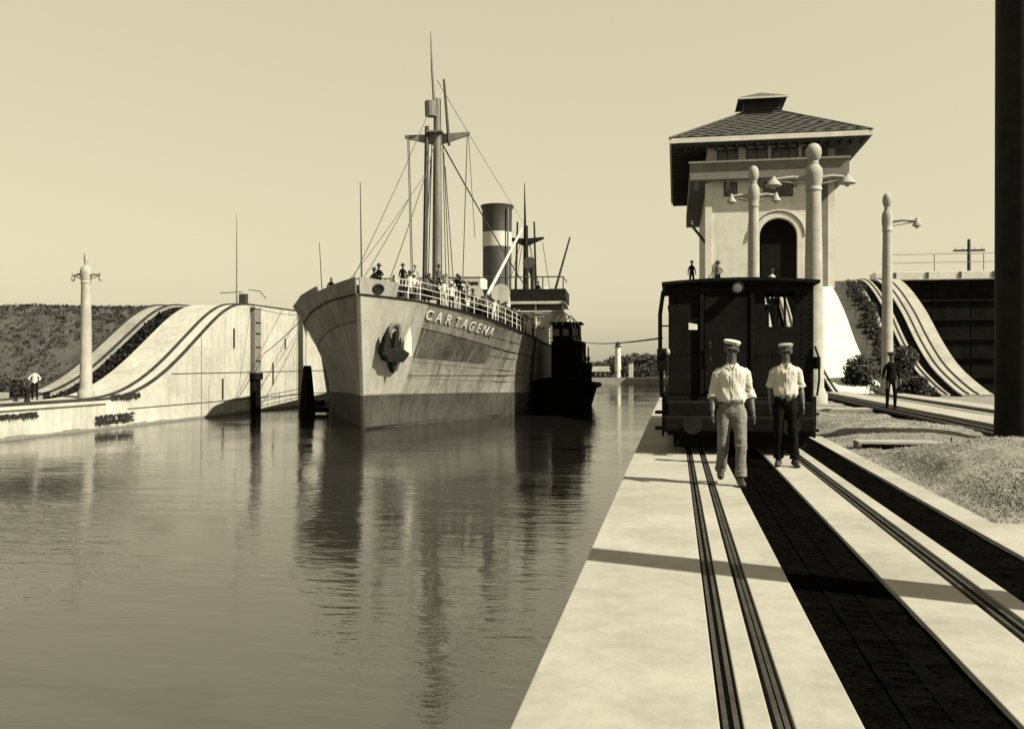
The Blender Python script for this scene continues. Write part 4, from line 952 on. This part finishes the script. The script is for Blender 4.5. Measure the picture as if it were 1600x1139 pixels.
# two main figures, with clothing as separate parts
def hand(mb,w,d,side,r=.011):
    # palm and five fingers hanging down from wrist w, direction d
    w=Vector(w); d=Vector(d).normalized(); a=Vector((0,1,0)); b=d.cross(a).normalized(); a=b.cross(d)
    for k,(off,ln) in enumerate(((-.03,.062),(-.010,.075),(.010,.072),(.03,.055))):
        p0=w+d*.065+a*off; p1=p0+d*ln*.6-b*side*.004; p2=p0+d*ln-b*side*.018
        mb.tube([w+d*.02+a*off*.6,p0,p1,p2],[r*1.2,r*1.15,r,.007],7)
    mb.tube([w+d*.01-a*.02,w+d*.045-a*.05,w+d*.085-a*.055],[r*1.3,r*1.2,.008],7)
def organic(name,mb,voxel,smooth,m,parent):
    me=bpy.data.meshes.new(name); me.from_pydata(mb.v,[],mb.f)
    bb=bmesh.new(); bb.from_mesh(me); bmesh.ops.recalc_face_normals(bb,faces=bb.faces); bb.to_mesh(me); bb.free()
    o=bpy.data.objects.new(name,me); C.objects.link(o)
    md=o.modifiers.new('r','REMESH'); md.mode='VOXEL'; md.voxel_size=voxel; md.use_smooth_shade=True
    s=o.modifiers.new('s','SMOOTH'); s.factor=.5; s.iterations=smooth
    bpy.context.view_layer.update()
    k=bpy.data.meshes.new_from_object(o.evaluated_get(bpy.context.evaluated_depsgraph_get())); k.name=name
    bpy.data.objects.remove(o); bpy.data.meshes.remove(me)
    for q in k.polygons: q.use_smooth=True
    k.materials.clear(); k.materials.append(M[m]); o=bpy.data.objects.new(name,k); C.objects.link(o); o.parent=parent; return o
def rings(mb,rows,n=24,e=2.4):
    i0=len(mb.v)
    for z,rx,ry,x,y in rows:
        for j in range(n):
            a=2*PI*j/n; c_,s_=math.cos(a),math.sin(a)
            mb.v.append((x+rx*math.copysign(abs(c_)**(2/e),c_),y+ry*math.copysign(abs(s_)**(2/e),s_),z))
    for k in range(len(rows)-1):
        for j in range(n):
            a=i0+k*n+j; b_=i0+k*n+(j+1)%n; mb.face((a,b_,b_+n,a+n))
    mb.face(tuple(i0+j for j in range(n))[::-1]); mb.face(tuple(i0+(len(rows)-1)*n+j for j in range(n)))
def main_person(label,loc,rz,P,shirt,trouser,sleeve,capm,cap_tilt,skin,lean=0.0):
    t=thing('person',label,'person',loc,rz)
    V=lambda k: Vector(P[k])
    hx,hy=P['head'][0],P['head'][1]
    hd=Vector((hx,hy,1.645))
    # body: torso, limbs, neck, head, face and fingers fused into one surface
    mb=MB()
    rings(mb,[(.86,.12,.09,0,0),(.95,.15,.105,0,0),(1.08,.125,.095,0,0),(1.22,.14,.10,0,0),(1.34,.155,.105,0,0),(1.41,.13,.085,0,0),(1.45,.07,.06,0,0)])
    mb.tube([(0,.005,1.40),(0,-.002,1.50),(hx,hy+.01,1.57)],[.068,.058,.058],14)
    mb.ball(hd+Vector((0,.012,.02)),.082,18,.93,1.12,1.12); mb.ball(hd+Vector((0,-.028,-.045)),.06,16,.93,1.05,1.15)
    mb.tube([hd+Vector((0,-.088,.012)),hd+Vector((0,-.112,-.024)),hd+Vector((0,-.092,-.036))],[.010,.016,.012],8)
    mb.ball(hd+Vector((0,-.088,-.066)),.019,8,1.3,.7,.5); mb.ball(hd+Vector((0,-.076,-.098)),.026,10,1,.8,.8)
    mb.tube([hd+Vector((-.045,-.074,.030)),hd+Vector((0,-.092,.034)),hd+Vector((.045,-.074,.030))],.011,6)
    for s in (-1,1):
        mb.ball(hd+Vector((s*.080,.012,-.012)),.03,8,.4,.7,1.1); mb.ball(hd+Vector((s*.042,-.068,-.028)),.026,8,1,.7,.9)
    for s,a,b_,c_,d in ((-1,'sl','el','wl','fl'),(1,'sr','er','wr','fr')):
        mb.tube([V(a)+Vector((0,0,.02)),V(a).lerp(V(b_),.4),V(b_),V(b_).lerp(V(c_),.3),V(c_)],[.05,.05,.04,.043,.027],12)
        w=V(c_); dd=(V(d)-w).normalized(); mb.ball(w+dd*.045,.038,10,.55,1.0,1.1)
        hand(mb,w+dd*.015,dd,s,.0115)
    for a,b_,c_ in (('hl','kl','al'),('hr','kr','ar')):
        mb.tube([V(a),V(a).lerp(V(b_),.35),V(b_),V(b_).lerp(V(c_),.3),V(c_)],[.085,.08,.055,.055,.036],12)
    body=organic('body',mb,.0075,4,skin,t)
    eye=MB()
    for s in (-1,1): eye.ball(hd+Vector((s*.031,-.083,.008)),.010,8,1.3,.6,.8)
    eye.build('eyes','hair',body,smooth=True)
    # shirt: bloused over the belt, with sloping shoulders and open collar
    mb=MB()
    rings(mb,[(.975,.140,.105,0,0),(1.0,.160,.120,0,0),(1.035,.176,.134,0,-.004),(1.09,.172,.128,0,-.002),(1.18,.166,.118,0,0),(1.28,.176,.122,0,0),(1.35,.180,.118,0,0),(1.395,.172,.105,0,0),(1.425,.142,.090,0,0),(1.448,.100,.078,0,0),(1.468,.070,.068,0,-.003)],32)
    for a,b_,c_ in (('sl','el','wl'),('sr','er','wr')):
        A,B_,C_=V(a),V(b_),V(c_); s=-1 if A.x<0 else 1
        if sleeve>0: e=B_.lerp(C_,sleeve); mb.tube([A+Vector((-s*.03,0,.02)),A+Vector((s*.015,0,-.02)),A.lerp(B_,.5),B_,e],[.062,.070,.066,.062,.066],16); ed=(e-B_).normalized()
        else: e=A.lerp(B_,.92); mb.tube([A+Vector((-s*.03,0,.02)),A+Vector((s*.015,0,-.02)),A.lerp(B_,.5),e],[.062,.070,.070,.074],16); ed=(e-A).normalized()
        mb.tube([e-ed*.035,e+ed*.02],[.071 if sleeve>0 else .078]*2,16)
    sh_=organic('shirt',mb,.011,3,shirt,t)
    for v in sh_.data.vertices:
        c_=v.co; ax_=abs(c_.x); sg=1 if c_.x>0 else -1
        q=(c_.z-.98)*7+sg*ax_*9                                # folds radiating from the waist, slanting
        f=(.5-abs(noise.noise(Vector((c_.x*15+loc[0],c_.y*10,c_.z*3.2)))))*.020+(.5-abs(noise.noise(Vector((q,c_.y*8,loc[1])))))*.018-.016
        if ax_>.17: f=(.5-abs(noise.noise(Vector((c_.x*10,c_.y*14,c_.z*22)))))*.018-.008
        if ax_<.045 and c_.y<0 and c_.z>1.36: f-=.020*(1-ax_/.045)*min(1,(c_.z-1.36)/.05)   # open neck
        v.co=c_+v.normal*f
    pk=MB(); pk.tube([(0.003,-.127,1.36),(0.004,-.126,1.20),(0.003,-.137,1.05)],.006,6); pk.build('placket',shirt,sh_)
    for s in (-1,1):
        cl=MB(); cl.v=[(s*.012,-.098,1.395),(s*.060,-.082,1.432),(s*.072,-.045,1.475),(s*.045,-.070,1.478),(s*.020,-.092,1.440)]; cl.v+=[(x,y-.008,z) for x,y,z in cl.v]; cl.face((0,1,2,3,4)); cl.face((9,8,7,6,5))
        for k in range(5): cl.face((k,(k+1)%5,5+(k+1)%5,5+k))
        cl.build('collar',shirt,sh_)
    # trousers
    mb=MB()
    rings(mb,[(.82,.10,.085,0,0),(.88,.150,.108,0,0),(.94,.158,.112,0,0),(1.00,.148,.106,0,0),(1.015,.146,.104,0,0)],28)
    for a,b_,c_ in (('hl','kl','al'),('hr','kr','ar')):
        A,B_,C_=V(a),V(b_),V(c_); mb.tube([A+Vector((0,0,.02)),A.lerp(B_,.3),A.lerp(B_,.7),B_,B_.lerp(C_,.5),B_.lerp(C_,.86),B_.lerp(C_,.95)],[.092,.094,.080,.073,.068,.070,.074],18)
    tr_=organic('trousers',mb,.012,3,trouser,t)
    for v in tr_.data.vertices:
        c_=v.co; knee=math.exp(-((c_.z-.48)/.10)**2)+math.exp(-((c_.z-.16)/.09)**2)+.6*math.exp(-((c_.z-.84)/.07)**2)
        f=(.5-abs(noise.noise(Vector((c_.x*8,c_.y*8,c_.z*16+loc[0])))))*.022*knee+(.5-abs(noise.noise(Vector((c_.x*16,c_.y*12,c_.z*3)))))*.010-.008
        v.co=c_+v.normal*f
    bl=MB(); rings(bl,[(.992,.150,.110,0,0),(.994,.155,.114,0,0),(1.024,.155,.114,0,0),(1.026,.150,.110,0,0)],28); be=bl.build('belt','black_iron',t,smooth=True)
    MB().box(-.022,.022,-.122,-.113,.992,1.026).build('buckle','rail_steel',be)
    for a,tt in (('al','tl'),('ar','tr')):
        A=Vector(P[a]); T_=Vector(P[tt]); dv=(T_-A); dv.z=0; dv.normalize(); drop=A.z-.09; base=Vector((A.x,A.y,drop+.035)); g=MB()
        g.tube([base-dv*.075+Vector((0,0,.012)),base-dv*.03+Vector((0,0,.02)),base+dv*.05+Vector((0,0,.015)),base+dv*.12+Vector((0,0,.002)),base+dv*.185-Vector((0,0,.006))],[.034,.046,.046,.044,.028],14)
        g.tube([A+Vector((0,0,-.055)),A+Vector((0,0,.03))],[.044,.042],12)
        organic('shoe',g,.009,2,'shoe',t)
    hm_=Matrix.Translation(hd+Vector((0,.008,.049)))@Matrix.Rotation(cap_tilt,4,'Y')@Matrix.Rotation(R(5),4,'X')
    c_=MB(); c_.lathe([(.086,-.012),(.088,.012),(.104,.036),(.106,.048),(.085,.064),(.02,.070)],(0,0,0),24,1,1.14,mtx=hm_); cp=c_.build('cap',capm,t,smooth=True)
    c_=MB(); c_.lathe([(.085,-.020),(.090,-.018),(.091,.012),(.086,.014)],(0,0,0),24,1,1.15,mtx=hm_); c_.build('cap_band','hair',cp,smooth=True)
    c_=MB(); n_=8
    for k in range(n_+1):
        a=PI+PI*(.15+.7*k/n_); p=Vector((math.cos(a)*.086,math.sin(a)*.10,-.012)); q=Vector((math.cos(a)*.105,math.sin(a)*.155,-.034)); c_.v+=[tuple(hm_@p),tuple(hm_@q),tuple(hm_@(q+Vector((0,0,-.006)))),tuple(hm_@(p+Vector((0,0,-.006))))]
    for k in range(n_):
        for a,b_ in ((0,1),(1,2),(2,3),(3,0)): c_.face((4*k+a,4*k+b_,4*k+4+b_,4*k+4+a))
    c_.build('cap_peak','hair',cp,smooth=True)
    c_=MB(); c_.ball(hd+Vector((0,.030,.012)),.084,16,.97,1.0,1.05); c_.build('hair','hair',t,smooth=True)
    return t
P1=joints(dict(kl=(-.10,-.02,.50),al=(-.11,.22,.14),tl=(-.12,.11,.05),kr=(.10,-.10,.50),ar=(.09,-.14,.09),tr=(.10,-.28,.035),hl=(-.085,.01,.90),hr=(.085,-.01,.90),
   el=(-.218,.03,1.12),wl=(-.235,-.08,.89),fl=(-.235,-.11,.81),er=(.218,.03,1.12),wr=(.25,-.04,.88),fr=(.262,-.06,.80)))
main_person('man in white rolled-sleeve shirt and pale khaki trousers walking before the locomotive, at left',(.675,11.2,.0),.05,P1,'cloth_white','cloth_khaki',.25,'cloth_white',R(10),'skin_dark')
P2_=joints(dict(kl=(-.10,-.02,.50),kr=(.10,-.04,.50),hl=(-.08,0,.90),hr=(.08,0,.90),al=(-.10,.0,.09),ar=(.12,-.05,.09),tl=(-.12,-.13,.035),tr=(.15,-.18,.035),el=(-.205,.05,1.12),wl=(-.21,.03,.88),fl=(-.21,.01,.80),er=(.21,.03,1.12),wr=(.235,-.03,.88),fr=(.24,-.05,.80)))
main_person('man in white short-sleeved shirt and dark trousers before the locomotive, at right',(1.56,13.35,.0),-.05,P2_,'cloth_white','cloth_dark',0,'cloth_light',R(-4),'skin_dark')

# ---------------------------------------------------------------- towing locomotive
lc=thing('towing_locomotive','black electric towing locomotive with a boxy windowed cab standing on the lock deck','locomotive',(1.02,15.2,0))
BP='black_paint'
def lb(x0,x1,y0,y1,z0,z1,nm,par=lc,m=BP,bev=.015): return MB().box(x0,x1,y0,y1,z0,z1).build(nm,m,par,bevel=bev)
# front cab, front wall built around its openings
def wallp(y0,y1,nm,openings,x0=-1.13,x1=1.19,z0=.95,z1=2.80):
    xs=sorted(set([x0,x1]+[v for o_ in openings for v in o_[:2]])); zs_=sorted(set([z0,z1]+[v for o_ in openings for v in o_[2:]]))
    m_=MB()
    for a,b_ in zip(xs,xs[1:]):
        for c_,d in zip(zs_,zs_[1:]):
            if any(o_[0]<=a and b_<=o_[1] and o_[2]<=c_ and d<=o_[3] for o_ in openings): continue
            m_.box(a,b_,y0,y1,c_,d)
    return m_.build(nm,BP,lc)
W1=(.43,.90,2.07,2.66); W2=(-.80,-.655,2.03,2.21)
wallp(0,.05,'cab_front',[W1,W2])
for x in (.60,.745): lb(x-.018,x+.018,.0,.05,2.07,2.66,'window_mullion',bev=0)
wallp(2.3,2.35,'cab_rear',[(.2,1.15,1.9,2.72),(-1.0,-.55,1.9,2.5)])
lb(-1.13,-1.09,.051,2.299,.95,1.9,'cab_side'); lb(-1.13,-1.09,.051,2.299,2.5,2.80,'cab_side')
for y in (.051,.8,1.5,2.25): lb(-1.13,-1.09,y,y+.05,1.901,2.499,'side_post',bev=0)
lb(1.15,1.19,.051,2.299,.95,1.95,'cab_side'); lb(1.15,1.19,.051,2.299,2.68,2.80,'cab_side')
for y in (.06,.65,1.25,1.8,2.24): lb(1.15,1.19,y,y+.05,1.951,2.679,'side_post',bev=0)
# cab roof, gently cambered
m_=MB(); pts=[(-1.24+2.52*k/10,2.82+.06*(1-((k-5)/5)**2)) for k in range(11)]
m_.prism(pts+[(x,z-.05) for x,z in pts[::-1]],-.12,2.5,'y'); m_.build('cab_roof',BP,lc,smooth=False)
lb(-1.20,1.24,.0,9.4,.42,.94,'chassis',bev=.03)
lb(-1.15,1.15,-.35,-.002,.30,.85,'front_platform',bev=.03)
lb(-1.22,1.16,-.5,-.355,.36,.62,'bumper',bev=.04)
for x in (-.75,.75):
    MB().tube([(x,-.5,.5),(x,-.72,.5)],[.08,.08],12).build('buffer',m if False else 'black_iron',lc,smooth=True)
    MB().tube([(x,-.72,.5),(x,-.76,.5)],.15,16).build('buffer_head','black_iron',lc,smooth=True)
lb(-1.05,1.05,-.2,.3,.10,.32,'rail_guard',bev=.02)
# machinery hood and rear cab
lb(-1.0,1.05,2.36,7.0,.95,1.75,'machinery_hood',bev=.05)
[wallp(ya_,ya_+.05,'rear_cab_wall',[(-1.0,-.15,2.1,2.72),(.3,1.0,2.1,2.72)]) for ya_ in (7.0,9.25)]; lb(-1.13,-1.09,7.051,9.249,.95,2.80,'rear_cab_side'); lb(1.15,1.19,7.051,9.249,.95,2.80,'rear_cab_side'); lb(-1.2,1.22,6.9,9.4,2.81,2.88,'rear_roof',bev=.02)
m_=MB(); m_.lathe([(.75,0),(.75,.1),(.5,.15),(.5,.55),(.75,.6),(.75,.7)],(0,4.7,1.76),24); m_.build('windlass_drum','black_iron',lc,smooth=True)
# wheels
for y in (1.0,2.9,6.4,8.3):
    for x in (-.84,.80):
        wv=MB().lathe([(.30,-.06),(.44,-.05),(.44,.05),(.30,.06)],(0,0,0),24,mtx=Matrix.Translation((x,y,.41))@Matrix.Rotation(R(90),4,'Y')).build('wheel','black_iron',lc,smooth=True)
# side sheeting skirts, steps and door
lb(-1.24,-1.205,.05,9.3,.25,.9,'skirt'); lb(1.205,1.235,.05,9.3,.25,.9,'skirt')
for z in (.35,.62): lb(1.18,1.30,.1,.55,z,z+.04,'step'); lb(-1.36,-1.14,.1,.55,z,z+.04,'step')
# rivets, panel frames and details on the front
rv=MB()
for k in range(22):
    z=1.0+k*.08; 
    for x in (-1.10,1.15,.25,1.02):
        if not(2.0<z<2.7 and x in(.25,)): rv.ball((x,-.003,z),.012,6)
for k in range(26):
    x=-1.05+k*.085
    for z in (.98,1.62,2.75): rv.ball((x,-.003,z),.012,6)
rv.build('rivets',BP,lc)['kind']='stuff'
lb(-.55,.18,-.03,-.002,1.0,2.6,'front_door'); lb(-.62,-.56,-.05,-.002,.96,2.66,'door_frame',bev=.008); lb(.19,.25,-.05,-.002,.96,2.66,'door_frame',bev=.008)
lb(-.62,.25,-.05,-.002,2.661,2.72,'door_frame',bev=.008)
MB().tube([(-.45,-.05,1.5),(-.45,-.09,1.52),(-.45,-.09,1.8),(-.45,-.05,1.82)],.012,6).build('door_handle','rail_steel',lc)
hd_=MB(); hd_.lathe([(.05,0),(.09,.05),(.10,.16),(.09,.17),(.08,.15)],(0,0,0),18,mtx=Matrix.Translation((-.02,-.02,2.70))@Matrix.Rotation(R(90),4,'X')); h_=hd_.build('headlamp','black_iron',lc,smooth=True)
MB().lathe([(.075,0),(.07,.01),(.02,.015)],(0,0,0),18,mtx=Matrix.Translation((-.02,-.175,2.70))@Matrix.Rotation(R(90),4,'X')).build('lens','skin_mid',h_,smooth=True)
MB().box(-.82,-.64,.055,.075,1.96,2.03).build('sill','rail_steel',lc)
# arched grab rail standing off the left side, with a lantern box
MB().tube([(-1.24,.1,.9),(-1.27,.1,1.6),(-1.27,.08,2.3),(-1.22,.05,2.66),(-1.13,.02,2.80)],.035,8).build('grab_rail','black_iron',lc,smooth=True)
for z in (1.5,2.1): MB().tube([(-1.27,.1,z),(-1.13,.1,z)],.015,6).build('rail_stay','black_iron',lc)
lb(-1.32,-1.14,-.04,.20,1.35,1.72,'sheave_box',bev=.02); MB().ball((-1.14,-.06,1.66),.045,10,.8,.6,1.2).build('lantern','lamp_glass',lc,smooth=True)
MB().tube([(1.24,-.04,.95),(1.27,-.06,1.2),(1.27,-.06,1.55),(1.21,-.02,1.75)],.018,8).build('grab_rail','black_iron',lc,smooth=True)
lb(1.2,1.30,-.03,.15,1.38,1.58,'lamp_box',bev=.01)
MB().tube([(-.9,-.36,.3),(-1.0,-.38,.16),(-1.0,-.38,.08)],.02,6).build('coupling_hose','black_iron',lc); 
# controller column inside the cab
lb(-.05,.3,1.2,1.5,.95,2.0,'controller'); MB().tube([(.75,1.0,1.0),(.75,1.0,2.7)],.02,6).build('pipe','black_iron',lc)

# ---------------------------------------------------------------- cables
def cable(a,b_,sag,r_,lb_):
    o=MB().tube(bz(a,b_,sag,24),r_,6).build('towing_cable','rope'); tag(o,lb_,'cable'); return o
cable((-.22,15.4,1.9),onship(8.9,34,6.4),.45,.018,'thin towing cable slanting from the locomotive to the steamship')
cable(onship(-7.3,11.2,6.7),(FX+.05,63.0,2.2),.15,.03,'mooring line from the left bow down to the pale far wall')
cable(onship(-7.3,11.4,6.8),(-32,62,6.0),.25,.022,'thin level line from the left bow to the top of the far wall')
bpy.context.view_layer.update()
